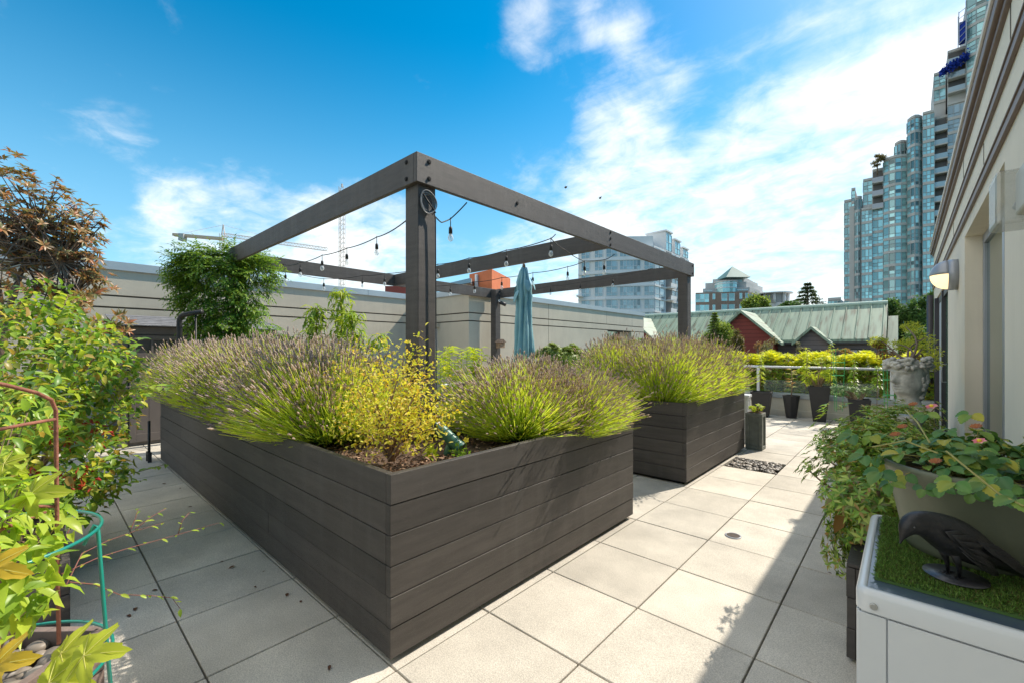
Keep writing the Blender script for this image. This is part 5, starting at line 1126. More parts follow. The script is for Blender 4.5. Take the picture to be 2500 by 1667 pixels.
def trifol(tip, dirn, up, sz):
    dirn = np.array(dirn, float)/np.linalg.norm(dirn); up = np.array(up, float); s_ = np.cross(dirn, up); s_ /= np.linalg.norm(s_)
    for q in (-1, 0, 1):
        d = dirn*(1 if q == 0 else .35)+s_*q*.95; P.append(tip+d*.006); D.append(d/np.linalg.norm(d)); U.append(up)
    SZ.extend([sz*.92, sz, sz*.92])
SZ = []
for k in range(185):
    a = rng.uniform(0, 2*PI); r = rng.uniform(.02, .29); h = .32+.085*(1-(r/.29)**1.8)+rng.normal(0, .022)
    if r > .245: h -= rng.uniform(.0, .11)
    tip = pc+[r*math.cos(a), r*math.sin(a), h]
    if tip[0] > .415: tip[0] = .40
    o = pc+[r*.25*math.cos(a), r*.25*math.sin(a), .26]; sm.tube([o, (o+tip)/2+[0, 0, .04], tip], [.0022, .002, .0015], 4, False)
    trifol(tip, (math.cos(a)*.9+rng.normal(0, .35), math.sin(a)*.9+rng.normal(0, .35), -.15-.9*(r > .245)+rng.normal(0, .2)), unit(np.array([math.cos(a)*.35*(1+2*(r > .245))+rng.normal(0, .25), math.sin(a)*.35*(1+2*(r > .245))+rng.normal(0, .25), 1.])), rng.uniform(.030, .052))
for (x, y, D_) in [(2110, 1110, 1.62), (2080, 1060, 1.75), (2130, 1060, 1.7), (2330, 1175, 1.28), (2410, 1180, 1.25), (2480, 1215, 1.15), (2440, 1160, 1.25), (2150, 1150, 1.48), (2260, 1010, 1.7), (2370, 1010, 1.6)]:
    trifol(atD(x, y, D_), (-.6+rng.normal(0, .4), -.5+rng.normal(0, .4), -.4), unit(np.array([-.35, -.45, .8])), rng.uniform(.042, .056))
leaves('foliage', np.array(P), np.array(D), np.array(U), np.array(SZ), np.array(SZ)*.92, m_straw, sp, STRAW, True, .30)
for pts in ([(2310, 1100, 1.35), (2390, 1165, 1.22), (2440, 1205, 1.18), (2500, 1235, 1.12)], [(2130, 1090, 1.6), (2210, 1075, 1.5), (2290, 1105, 1.4)], [(2210, 1000, 1.75), (2240, 1030, 1.6), (2270, 1080, 1.5)]):
    sm.tube([atD(*q) for q in pts], .0028, 5, False)
sm.build('stalks', leafmat('straw_stalk', [(.34, .40, .12), (.40, .34, .12)], .2), sp, True)
m_pink = leafmat('pink_petal', [(.85, .30, .40), (.80, .20, .28), (.85, .42, .50)], .4); m_spent = leafmat('spent_flower', [(.30, .10, .04), (.40, .16, .06), (.22, .08, .04)], .1, .8)
def flower(name, c, r, mat, parent, k=6, cup=.25, up=(-.3, -.4, 1), core=None):
    up = np.array(up, float); up /= np.linalg.norm(up); u = unit(np.cross(up, [.3, .8, .1])); v = np.cross(up, u); a = np.arange(k)*2*PI/k; D = unit(u[None]*np.cos(a)[:, None]+v[None]*np.sin(a)[:, None]+up*cup)
    f = leaves(name, np.tile(c, (k, 1)), D, np.tile(up, (k, 1)), r, r*.85, mat, parent, LEAF)
    if core is not None: mb = MB(); mb.blob(c+up*.004, r*.32, 8, 5); mb.build('flower_centre', core, f, True)
    return f
m_yel = M('flower_yellow', (.80, .62, .03), .6)
flower('flower', atD(2275, 992, 1.75), .022, m_pink, sp, 6, .2, core=m_yel); flower('flower', atD(2392, 1077, 1.25), .017, m_pink, sp, 6, .3, core=m_yel)
for (x, y, D_) in ((2231, 990, 1.75), (2188, 1064, 1.5), (2286, 1130, 1.35), (2385, 1045, 1.4), (2205, 1045, 1.55)): flower('spent_flower', atD(x, y, D_), .020, m_spent, sp, 10, .7)

# crow figurine on a metal disk
m_crow = M('black_resin', (.012, .012, .014), .42, .3, 20, .2, 90)
Dc = 1.36; vx = lambda x, y, D_=Dc: atD(x/.9408, y/.9408, D_); dkc = (np.array(atz(2194/.9408, 1322/.9408, ct+.018)))
cw = thing('crow_figurine', 'black crow figurine bending forward on a round metal base in front of the strawberry pot', 'figurine', dkc)
mb = MB(); mb.lathe([(.001, 0), (.076, 0), (.078, .0015), (.078, .003), (.001, .0035)], 40, dkc, cap=False); mb.build('base_disk', M('tarnished_disk', (.10, .10, .11), .35, .4, 25, metal=.6), cw, True)
sp_ = [(2067, 1247, 1.5), (2070, 1238, 4), (2075, 1228, 8), (2080, 1215, 17), (2090, 1205, 24), (2105, 1200, 28), (2125, 1202, 31), (2150, 1212, 38), (2175, 1225, 44), (2200, 1238, 45), (2228, 1252, 40), (2255, 1266, 31), (2285, 1281, 22), (2320, 1298, 15), (2360, 1318, 12), (2400, 1338, 10), (2425, 1351, 7)]
pts = [vx(a, b) for a, b, c_ in sp_]; vs_, fs_ = [], []; nn = 18; fw = np.array((-sn, cs, 0.))
for i, (a, b, c_) in enumerate(sp_):
    t_ = unit(pts[min(i+1, len(pts)-1)]-pts[max(i-1, 0)]); u = unit(np.cross(t_, fw)); r = c_/.9408*Dc/1056
    for j in range(nn):
        an = 2*PI*j/nn; vs_.append(pts[i]+u*r*math.cos(an)+fw*r*(.85 if i < 12 else 1.6)*math.sin(an))
for i in range(len(pts)-1):
    for j in range(nn): fs_.append((i*nn+j, i*nn+(j+1) % nn, (i+1)*nn+(j+1) % nn, (i+1)*nn+j))
fs_.append(tuple(range(nn))); mb = MB(); mb.add(vs_, fs_); bd = mb.build('body', m_crow, cw, True); md = bd.modifiers.new('s', 'SUBSURF'); md.levels = md.render_levels = 1
for s_ in (-1, 1):
    P, D, U, Lf_, Wf = [], [], [], [], []
    for k, (x, y, l, w) in enumerate([(2135, 1205, .10, .05), (2150, 1212, .13, .055), (2160, 1225, .14, .05), (2165, 1238, .15, .042), (2172, 1250, .15, .036), (2185, 1262, .14, .03), (2205, 1225, .16, .040), (2225, 1238, .16, .036), (2240, 1250, .17, .032)]):
        P.append(vx(x, y)+fw*s_*(.040+.0*k)*(-1 if s_ < 0 else 1)*(1 if s_ > 0 else 1) if False else vx(x, y)+fw*s_*.047); D.append(unit(vx(x+60, y+26+k*1.5)-vx(x, y)-fw*s_*.006)); U.append(fw*s_); Lf_.append(l); Wf.append(w)
    w_ = leaves('wing', np.array(P), np.array(D), np.array(U), np.array(Lf_), np.array(Wf), m_crow, cw, LEAF); so_ = w_.modifiers.new('t', 'SOLIDIFY'); so_.thickness = .003
for s_ in (-1, 1):
    mb = MB(); hip = vx(2178, 1262)+fw*s_*.02; ft = dkc+np.array((cs, sn, 0))*(-.005)+fw*s_*.018; mb.tube([hip, (hip+ft)/2+[.004, 0, 0], ft+[0, 0, .004]], [.014, .007, .004], 8)
    for a in (-.5, 0, .5, PI): d = np.array((-cs*math.cos(a)+sn*math.sin(a)*-1, -sn*math.cos(a)+cs*math.sin(a), 0)); mb.tube([ft+[0, 0, .006], ft+d*.022+[0, 0, .004]], [.0035, .002], 5)
    mb.build('leg', m_crow, cw, True)
mb = MB(); mb.blob(vx(2083, 1203)-fw*.026, .0035, 8, 6); mb.build('eye', M('eye_gloss', (.05, .05, .05), .1), cw, True)

# ------------------------------------------------------------------ stone bust planter with small tree
hc = np.array((.02, 5.55, 1.255)); m_stone = M('weathered_stone', (.50, .49, .45), .85, .28, 14, .5, 40)
bt_ = thing('bust_planter', 'weathered white stone bust planter with a wreath rim in profile at the right wall', 'planter', (hc[0], hc[1], 0))
mb = MB(); mb.lathe([(.14, 0), (.14, .05), (.10, .08), (.095, .80), (.12, .84), (.13, .88)], 20, (hc[0], hc[1], 0)); mb.build('pedestal', m_stone, bt_, True)
lf = np.array((-cs, -sn, 0.))*.97+np.array((sn, -cs, 0))*.20; lf = lf/np.linalg.norm(lf); sd_ = np.cross([0, 0, 1.], lf)     # faces image left, a little towards us
nu, nv = 72, 60; vs_, fs_ = [], []
def gs_(x, s): return math.exp(-(x/s)**2)
for i in range(nv+1):
    z = -.26+.40*i/nv                                                    # neck to brow
    for j in range(nu):
        a = 2*PI*j/nu; ca, sa = math.cos(a), math.sin(a)
        zz_ = z
        w = .115*(1-gs_(zz_+.20, .07)*.30) if zz_ < .0 else .118
        dpt = .135*(1-gs_(zz_+.235, .09)*.34)
        if zz_ < -.155: dpt *= 1-.28*max(0, ca)*min(1, (-.155-zz_)/.04)
        r_f = dpt*ca; r_s = w*sa
        front = max(0, ca)**6
        add = 0
        add += .062*gs_(sa, .15)*gs_(zz_+.048, .026)*(ca > 0)+.046*gs_(sa, .12)*gs_(zz_+.012, .035)*(ca > 0)   # nose
        add -= .022*(gs_(sa-.42, .20)+gs_(sa+.42, .20))*gs_(zz_-.012, .020)*(ca > 0)                             # eye sockets
        add += .012*(gs_(sa-.40, .10)+gs_(sa+.40, .10))*gs_(zz_-.008, .010)*(ca > 0)                             # eyeballs
        add += .012*gs_(zz_-.045, .016)*front**.3*(ca > 0)                                                        # brow
        add += .016*gs_(sa, .30)*(gs_(zz_+.092, .009)+gs_(zz_+.112, .009))*(ca > 0)-.012*gs_(sa, .32)*gs_(zz_+.102, .004)*(ca > 0)
        add += .022*gs_(sa, .30)*gs_(zz_+.145, .020)*(ca > 0)                                                     # chin
        p = hc+lf*(r_f+add)+sd_*r_s+[0, 0, z]
        vs_.append(p)
for i in range(nv):
    for j in range(nu): fs_.append((i*nu+j, i*nu+(j+1) % nu, (i+1)*nu+(j+1) % nu, (i+1)*nu+j))
mb = MB(); mb.add(vs_, fs_); mb.lathe([(.001, .118), (.12, .12)], 20, hc, cap=False); mb.build('head', m_stone, bt_, True)
mb = MB()
for k in range(96):                                                     # wreath of curls round the rim and hair at the back
    a = rng.uniform(0, 2*PI); q = lf*math.cos(a)*.150+sd_*math.sin(a)*.138; mb.blob(hc+q*rng.uniform(.92, 1.15)+[0, 0, rng.uniform(.075, .165)], (rng.uniform(.020, .034), rng.uniform(.020, .034), rng.uniform(.016, .028)), 8, 6, .15)
mb.build('wreath', m_stone, bt_, True)
mb = MB()
for k in range(90):
    a = rng.uniform(1.75, 2*PI-1.75); z = rng.uniform(-.20, .09); q = lf*math.cos(a)*.135+sd_*math.sin(a)*.118; mb.blob(hc+q*(1-.25*max(0, -z-.05)/.15)+[0, 0, z], (rng.uniform(.018, .03), rng.uniform(.018, .03), rng.uniform(.02, .036)), 8, 6, .15)
mb.build('hair', m_stone, bt_, True)
mb = MB()
for s_ in (-1, 1): mb.blob(hc+sd_*s_*.116+lf*-.01+[0, 0, -.03], (.016, .016, .032), 8, 6)
mb.build('ear', m_stone, bt_, True)
bb = hc+[0, 0, .13]; bn = thing('bonsai_tree', 'small gnarled tree with yellow green and rusty foliage growing from the bust planter', 'small tree', bb)
tips = [atD(*q) for q in ((2145, 835, 4.5), (2205, 842, 4.6), (2165, 858, 4.5), (2250, 832, 4.7), (2265, 860, 4.6), (2225, 800, 4.8), (2270, 890, 4.5), (2240, 875, 4.4))]
branches('trunk', bb, tips, m_bark, bn, .012, .003, 6, .15)
mg = leafmat('bonsai_leaf', [(.42, .50, .06), (.55, .56, .08), (.28, .38, .06)], .4); mr_ = leafmat('bonsai_rust', [(.24, .10, .05), (.34, .18, .08), (.20, .13, .06)], .25)
for nm_, ms, lst in (('green_foliage', mg, [(0, .09), (1, .10), (3, .13), (4, .13), (5, .10), (6, .1)]), ('rusty_foliage', mr_, [(2, .11), (7, .10), (0, .05)])):
    P = np.concatenate([tips[i]+rdir(420)*r_*rng.uniform(.1, 1, (420, 1))**.5*[1, 1, .7]-[0, 0, .0 if nm_[0] == 'g' else .03] for i, r_ in lst]); leaves('foliage', P, rdir(len(P)), rdir(len(P), 1), rng.uniform(.015, .03, len(P)), .010, ms, bn, QUADL)

# ------------------------------------------------------------------ pots by the parapet
def taper_pot(name, label, x, y, w0, w1, h, rot=.1, n=4, group=None):
    t = thing(name, label, 'plant pot', (x, y, 0), 0, group); k = math.sqrt(2) if n == 4 else 1
    mb = MB(); mb.lathe([(w0*k/2, 0), (w1*k/2, h-.03), (w1*k/2+.006, h-.03), (w1*k/2+.006, h), (w1*k/2-.02, h), (w1*k/2-.03, h-.08)], n, (x, y, 0), rot=PI/4+rot if n == 4 else rot, cap=False); mb.build('pot', m_blackp, t, bevel=.004)
    mb = MB(); mb.lathe([(.001, h-.06), (w1*k/2-.02, h-.06)], n, (x, y, 0), rot=PI/4+rot if n == 4 else rot, cap=False); mb.build('soil', m_soil, t); return t
taper_pot('tapered_pot', 'tall square black tapered pot with a leafy green shrub before the parapet', -1.34, 11.12, .22, .38, .74)
taper_pot('tapered_pot', 'small faceted black pot with a thin plumeria like plant', -1.87, 11.25, .20, .32, .50, n=8)
taper_pot('tapered_pot', 'black pot half hidden behind the second planter', -2.42, 11.1, .28, .40, .56)
taper_pot('tapered_pot', 'low black pot with spreading grey green foliage behind the azaleas', -.66, 10.7, .26, .34, .56)
m_potl = leafmat('pot_shrub_leaf', [(.44, .56, .06), (.56, .62, .08), (.32, .46, .05), (.62, .56, .12)], .5)
bush('potted_shrub', 'lime green leafy shrub growing in the tall square pot', (-1.40, 11.12, 1.02), (.34, .2, .30), 60, m_potl, 12, .085, .018, base=(-1.34, 11.12, .66), nst=20)
for (x, y, zt_, lab) in ((-1.58, 11.1, 1.55, 'left tall feathery stem rising from the square pot'), (-1.16, 11.14, 1.66, 'right tall feathery stem rising from the square pot'), (-2.45, 11.1, 1.48, 'tall stem in the pot behind the lavender'), (-.78, 10.95, 1.30, 'dark leafy stem beside the wire cage'), (-.42, 11.0, 1.2, 'second dark stem left of the railing post')):
    t = thing('tall_stem_plant', lab, 'plant', (x, y, .6)); mb = MB(); mb.tube([(x, y, .0 if x > -1 else .66), (x+.03, y, zt_)], [.008, .003], 5); mb.build('stem', m_twig, t, True)
    n = 90; f = rng.uniform(.1, 1, n); a = rng.uniform(0, 2*PI, n); z0_ = .7; P = np.c_[x+.03*f, np.full(n, y), z0_+f*(zt_-z0_)]; leaves('foliage', P, unit(np.c_[np.cos(a), np.sin(a), .1+0*a]), np.tile([0, 0, 1.], (n, 1)), .12*(1.1-.5*f), .018, m_potl if x < -1 else m_laurel, t, LANCE, True, .4)
t = thing('plumeria', 'thin potted plant with a few pale and orange leaves', 'plant', (-1.87, 11.25, .44)); mb = MB(); mb.tube([(-1.87, 11.25, .4), (-1.85, 11.25, .75), (-1.86, 11.22, 1.05)], [.012, .01, .006], 6); mb.build('stem', m_twig, t, True)
n = 26; f = rng.uniform(.35, 1, n); a = rng.uniform(0, 2*PI, n); P = np.c_[np.full(n, -1.86), np.full(n, 11.24), .45+f*.62]; leaves('foliage', P, unit(np.c_[np.cos(a), np.sin(a), .5+0*a]), np.tile([0, 0, 1.], (n, 1)), .13, .035, leafmat('pale_leaf', [(.45, .50, .28), (.60, .60, .35), (.60, .28, .12), (.35, .45, .15)], .4), t, LANCE, True, .2)
bush('spreading_juniper', 'spreading grey green shrub in the low black pot', (-.80, 10.7, .68), (.44, .32, .15), 170, leafmat('greygreen', [(.20, .32, .16), (.30, .42, .22), (.14, .24, .12)], .3), 7, .05, .018, base=(-.66, 10.7, .48))
m_wire = M('green_wire', (.05, .45, .12), .4)
for (x, y, z1, lab) in ((-.98, 10.6, 1.52, 'thin green wire cage standing before the hedge'), (-.20, 9.6, 1.52, 'thin green wire cage beside the railing end post')):
    t = thing('wire_plant_cage', lab, 'plant cage', (x, y, .3)); mb = MB()
    for k in range(3): a = k*2.1+.3; mb.tube([(x+.07*math.cos(a), y+.07*math.sin(a), .3), (x+.12*math.cos(a), y+.12*math.sin(a), z1)], .0045, 5)
    mb.build('leg', m_wire, t)
    for q in range(4):
        mb = MB(); r_ = .08+.04*(q/3); z = .75+(z1-.76)*q/3; mb.tube([(x+r_*math.cos(a), y+r_*math.sin(a), z) for a in np.linspace(0, 2*PI, 20)], .0045, 5, False); mb.build('ring', m_wire, t)
# concrete post planter and white lantern
t = thing('concrete_post_planter', 'square weathered grey concrete post planter with sunken panels at the end of the second planter', 'planter', (-1.69, 7.38, 0)); m_conc = M('dark_concrete', (.17, .18, .155), .85, .18, 9, .3, 60)
w0, w1, y0_, y1_, hh = -1.805, -1.575, 7.26, 7.50, .55
mb = MB(); mb.box(w0+.018, w1-.018, y0_+.018, y1_-.018, 0, hh-.03); mb.build('core', m_conc, t)
mb = MB()
for (a, b, c_, d) in ((w0, w0+.045, y0_, y0_+.045), (w1-.045, w1, y0_, y0_+.045), (w0, w0+.045, y1_-.045, y1_), (w1-.045, w1, y1_-.045, y1_)): mb.box(a, b, c_, d, .055, hh-.055)
mb.box(w0, w1, y0_, y1_, 0, .055); mb.box(w0, w1, y0_, y1_, hh-.055, hh); mb.build('frame', m_conc, t, bevel=.006)
mb = MB(); mb.box(w0+.02, w1-.02, y0_+.02, y1_-.02, hh, hh+.006); mb.build('soil', m_soil, t)
bush('potted_seedling', 'small yellow green flowering seedling in the concrete post planter', (-1.67, 7.38, .62), (.12, .11, .08), 40, m_potl, 6, .035, .016, base=(-1.69, 7.38, .55))
t = thing('white_lantern', 'white painted box lantern standing behind the second planter', 'lantern', (-1.95, 7.75, 0))
mb = MB()
for dx in (-.07, .07):
    for dy in (-.07, .07): mb.box(-1.95+dx-.014, -1.95+dx+.014, 7.75+dy-.014, 7.75+dy+.014, .05, .74)
mb.box(-2.04, -1.86, 7.66, 7.84, 0, .05); mb.box(-2.05, -1.85, 7.65, 7.85, .74, .78); mb.box(-2.03, -1.87, 7.67, 7.83, .36, .40); mb.build('frame', m_white, t, bevel=.004)
mb = MB(); mb.box(-2.01, -1.89, 7.69, 7.81, .05, .74); mb.build('panel', m_white, t)

# ------------------------------------------------------------------ things inside the pergola
uD = 6.2; ub = np.array([*camW(1279, uD), 0.]); m_teal = M('teal_canvas', (.22, .42, .47), .8, .08, 6, .15, 200)
um = thing('patio_umbrella', 'closed teal canvas patio umbrella standing under the pergola', 'umbrella', ub)
uz = lambda y: HC+(854-y)/1056*uD
mb = MB(); mb.tube([ub+[0, 0, .02], (ub[0], ub[1], uz(652))], .019, 10); mb.build('pole', M('umbrella_wood', (.30, .16, .10), .5), um, True)
mb = MB(); mb.tube([(ub[0], ub[1], uz(655)), (ub[0], ub[1], uz(645))], [.028, .018], 10); mb.build('finial', m_bark, um, True)
mb = MB(); mb.lathe([(.25, 0), (.25, .04), (.05, .07), (.035, .3), (.001, .3)], 24, ub, cap=False); mb.build('base', m_grey, um, True)
prof = [(654, .03, .0), (662, .05, .01), (675, .072, .02), (690, .10, .04), (700, .115, .05), (712, .105, .05), (725, .13, .055), (735, .12, .06), (755, .115, .055), (785, .125, .05), (810, .135, .05), (835, .145, .055), (850, .15, .06), (875, .155, .06)]
vs_, fs_ = [], []; nn = 96
for i, (y, r, am) in enumerate(prof):
    for j in range(nn):
        a = 2*PI*j/nn; fold = abs(math.sin(a*4+.6+.25*math.sin(i*.7)))**.6; q = r-am*(1-fold)+.012*math.sin(a*3+i*.9)+.008*math.sin(a*11+i); zz_ = uz(y)
        if i == len(prof)-1: zz_ += .06*math.sin(a*4+1)
        vs_.append((ub[0]+q*math.cos(a), ub[1]+q*math.sin(a), zz_))
for i in range(len(prof)-1):
    for j in range(nn): fs_.append((i*nn+j, (i+1)*nn+j, (i+1)*nn+(j+1) % nn, i*nn+(j+1) % nn))
mb = MB(); mb.add(vs_, fs_); oo = mb.build('canopy', m_teal, um, True); q = oo.modifiers.new('t', 'SOLIDIFY'); q.thickness = .004
for k in range(5):                                  # loose flaps of the top vent and hem
    a = k*1.35+.4; y = (700, 722, 712, 730, 705)[k]; r = .10; c0 = np.array([ub[0]+r*math.cos(a), ub[1]+r*math.sin(a), uz(y)]); o_ = np.array([math.cos(a), math.sin(a), 0]); s_ = np.array([-math.sin(a), math.cos(a), 0])
    mb = MB(); mb.add([c0+s_*.06+[0, 0, .12], c0-s_*.06+[0, 0, .12], c0+o_*.06-s_*.05, c0+o_*.075-[0, 0, .10], c0+o_*.06+s_*.05, c0+o_*.045+[0, 0, .06]], [(0, 1, 5), (1, 2, 5), (2, 3, 5), (3, 4, 5), (4, 0, 5)]); f_ = mb.build('flap', m_teal, um, True); q = f_.modifiers.new('t', 'SOLIDIFY'); q.thickness = .004; q2 = f_.modifiers.new('u', 'SUBSURF'); q2.levels = q2.render_levels = 2
tbl = np.array([*camW(1155, 8.6), 0.]); t = thing('garden_table', 'table with white edge and pinkish cloth seen behind the lavender beside the pergola post', 'table', tbl)
mb = MB(); mb.box(tbl[0]-.4, tbl[0]+.5, tbl[1]-.5, tbl[1]+.5, .80, .835); mb.build('tabletop', m_white, t, bevel=.008)
mb = MB(); mb.box(tbl[0]-.37, tbl[0]+.47, tbl[1]-.47, tbl[1]+.47, .62, .798); mb.build('apron', M('pink_cloth', (.52, .28, .24), .9, .15, 8), t)
for dx in (-.33, .43):
    for dy in (-.43, .43): mb = MB(); mb.box(tbl[0]+dx-.03, tbl[0]+dx+.03, tbl[1]+dy-.03, tbl[1]+dy+.03, 0, .62); mb.build('leg', m_shed, t)
chb = np.array([*camW(1083, 5.6), 0.]); t = thing('folding_chair', 'brown slatted wooden folding chair just right of the near pergola post', 'chair', chb); m_teak = M('teak', (.20, .085, .05), .6, .2, 10)
for s_ in (-.2, .2):
    q = np.array((s_*.74, s_*.67, 0)); mb = MB(); mb.bar(chb+q+[-.15, .15, 0], chb+q+[.12, -.12, .90], .03, .03); mb.build('frame', m_teak, t); mb = MB(); mb.bar(chb+q+[.15, -.15, 0], chb+q+[-.12, .12, .5], .03, .03); mb.build('leg', m_teak, t)
mb = MB()
for k in range(5): f = k/4; p = chb+[-.12+.24*f, .12-.24*f, .46]; mb.bar(p-[.16, .145, 0], p+[.16, .145, 0], .045, .015)
mb.build('seat', m_teak, t); mb = MB()
for k in range(4): p = chb+[.05+.02*k, -.05-.02*k, .62+.08*k]; mb.bar(p-[.15, .135, 0], p+[.15, .135, 0], .02, .05)
mb.build('backrest', m_teak, t)
# birdhouse and black spotlight on the far post
fp = np.array((BX0+.042+.175, BY1-.042-.175, 0.)); zf = lambda y: HC+(854-y)/1056*(fp[1]*cs-fp[0]*sn)
t = thing('birdhouse', 'small weathered wooden birdhouse on the far pergola post', 'birdhouse', (fp[0]+.12, fp[1]+.08, zf(850))); bx_, by_ = fp[0]+.11, fp[1]+.06
mb = MB(); mb.box(bx_-.08, bx_+.08, by_-.08, by_+.08, zf(849), zf(836)); mb.build('box', m_twig, t, bevel=.004); mb = MB(); mb.add([(bx_-.11, by_-.11, zf(836)), (bx_+.11, by_-.11, zf(836)), (bx_+.11, by_+.11, zf(836)), (bx_-.11, by_+.11, zf(836)), (bx_-.11, by_, zf(828)), (bx_+.11, by_, zf(828))], [(0, 3, 2, 1), (0, 1, 5, 4), (2, 3, 4, 5), (1, 2, 5), (3, 0, 4)]); mb.build('roof', m_bark, t)
t = thing('black_spotlight', 'black spotlight on the far pergola post under the beam', 'spotlight', (fp[0]+.05, fp[1]+.08, zf(742)))
mb = MB(); a = np.array((fp[0]+.04, fp[1]+.10, zf(738))); mb.tube([a, a+[.13, .10, -.07]], .045, 14); mb.build('housing', m_blackp, t, True); mb = MB(); mb.tube([a-[.04, 0, -.02], a+[.02, .02, 0]], .015, 8); mb.build('bracket', m_blackp, t)

# ------------------------------------------------------------------ string lights
m_bulb, t_, b_, o_ = newmat('clear_bulb'); b_.inputs['Base Color'].default_value = (.85, .88, .88, 1); b_.inputs['Roughness'].default_value = .05; b_.inputs['Transmission Weight'].default_value = .0
tp = t_.nodes.new('ShaderNodeBsdfTransparent'); mx = t_.nodes.new('ShaderNodeMixShader'); lw_ = t_.nodes.new('ShaderNodeLayerWeight'); lw_.inputs[0].default_value = .35; mp_ = t_.nodes.new('ShaderNodeMapRange'); mp_.inputs[3].default_value = .25; mp_.inputs[4].default_value = .9
t_.links.new(lw_.outputs['Facing'], mp_.inputs[0]); t_.links.new(mp_.outputs[0], mx.inputs[0]); t_.links.new(tp.outputs[0], mx.inputs[1]); t_.links.new(b_.outputs[0], mx.inputs[2]); t_.links.new(mx.outputs[0], o_.inputs[0])
def string(label, pts, bulbs, loc):
    t = thing('string_light', label, 'string lights', loc, 0, None); P = [np.array(p, float) for p in pts]; line = []
    for a, b in zip(P[:-1], P[1:]):
        l = np.linalg.norm(b-a)
        for k in range(8): f = k/8; line.append(a+(b-a)*f-[0, 0, .035*l*4*f*(1-f)*.6])
    line.append(P[-1]); mb = MB(); mb.tube(line, .0055, 6); mb.build('cord', m_cable, t, True)
    for i in bulbs:
        p = P[i]; b = MB(); dz = .085; b.blob(p-[0, 0, dz+.092], (.026, .026, .034), 14, 9); b.tube([p-[0, 0, dz+.07], p-[0, 0, dz+.045]], [.016, .013], 10, False); g_ = b.build('bulb', m_bulb, t, True)
        s_ = MB(); s_.tube([p+[0, 0, .012], p-[0, 0, dz]], .0045, 6); s_.tube([p-[0, 0, dz-.012], p-[0, 0, dz], p-[0, 0, dz+.052]], [.009, .017, .018], 12); s_.build('socket', m_cable, g_, True)
        s_ = MB(); s_.tube([p-[0, 0, dz+.055], p-[0, 0, dz+.10]], .003, 5); s_.build('filament', m_grey, g_)
    return t
Z = 2.78
def zl(*q): return [atz(x, y, Z) for x, y in q]
pnear = np.array((-2.885, 2.06, 2.62))
string('string light from the near pergola post to the vine covered corner', [pnear]+zl((919.8, 579.6), (847, 606.7), (786.5, 624), (733, 642))+[atX(690, 646, -7.84)], [1, 2, 3, 4], pnear)
string('string light crossing behind the near post to the right front beam', [atX(690, 646, -7.84)]+zl((697, 660), (790.6, 681.6), (884.7, 673.7), (938.9, 668.9), (1069, 646), (1145, 631), (1236, 611.6), (1345, 583))+[atX(1356, 573, -2.885)], [1, 2, 3, 4, 5, 6, 7, 8], (-5, 4, Z))
string('string light with a black plug joint hanging under the middle beam', zl((1345, 583), (1378, 610), (1427, 638), (1475, 635), (1500, 622)), [2, 3], (-4, 5, Z))
string('string light sagging in front of the umbrella towards the right beam', zl((1427, 638), (1386, 652), (1301, 666.7), (1225, 678.6), (1158.6, 689), (1099.7, 696.4), (1060, 699)), [1, 2, 3, 4, 5], (-5, 5, Z))
string('farthest string light along the back beam of the pergola', [atY(x, y, 7.85) for x, y in ((1595, 655), (1496, 675.6), (1416.7, 689), (1343.8, 699), (1219, 718), (1162, 716), (1107, 726), (1065, 712))], [1, 2, 3, 4, 5, 6], (-5, 7.8, Z))
string('short end of string light with one bulb right of the near post', [np.array((-2.88, 2.20, 2.62))]+[atD(1078, 544, 3.9), atD(1100, 535, 4.0), atD(1140, 495, 3.9)], [2], (-2.88, 2.2, 2.6))
t = thing('cable_coil', 'loops of grey cable wound on a hook near the top of the pergola post', 'cable', (-2.87, 2.14, 2.55)); mb = MB(); cc2 = atX(1043, 496, -2.868)
for k in range(4):
    r_ = .055+.008*k; mb.tube([cc2+[.008*k, r_*1.0*math.cos(a), r_*1.15*math.sin(a)+.01*math.sin(2*a+k)] for a in np.linspace(0, 2*PI, 26)], .005, 6, False)
mb.build('loop', M('grey_cable', (.16, .16, .16), .5), t, True); mb = MB(); mb.tube([cc2+[.015, .05, -.03], cc2+[.012, .075, -.12], cc2+[.01, .078, -.45], cc2+[.01, .082, -1.2], cc2+[.01, .082, -2.3]], .005, 6); mb.tube([cc2+[.02, -.06, .06], cc2+[.02, .07, -.07]], .006, 6); mb.build('loose_end', m_cable, t, True)

# green garden spotlight, pansies and little weeds in the planter corner
m_gsp = M('green_enamel', (.05, .16, .12), .35, .1, 8); sc = atD(1098, 1068, 2.85)
t = thing('garden_spotlight', 'dark green cylindrical garden spotlight tilted in the planter soil behind the golden shrub', 'garden light', sc)
ax = unit(np.array((cs, sn, 0))*.75+np.array([0, 0, -.62])+np.array((sn, -cs, 0))*.25); mb = MB(); mb.tube([sc-ax*.10, sc-ax*.085, sc+ax*.085, sc+ax*.09, sc+ax*.105], [.034, .040, .040, .047, .047], 22); mb.build('housing', m_gsp, t, bevel=.002)
mb = MB(); mb.tube([sc+[0, 0, -.03], sc+[-.02, -.02, -.16]], [.02, .03], 10); mb.build('stake', m_gsp, t, True); mb = MB(); mb.tube([sc-ax*.09+[.0, 0, 0], sc-ax*.16+[-.02, 0, .03], sc-ax*.20+[-.03, 0, -.06], sc-ax*.15+[-.02, 0, -.12]], .007, 6); mb.build('cable', m_gsp, t, True)
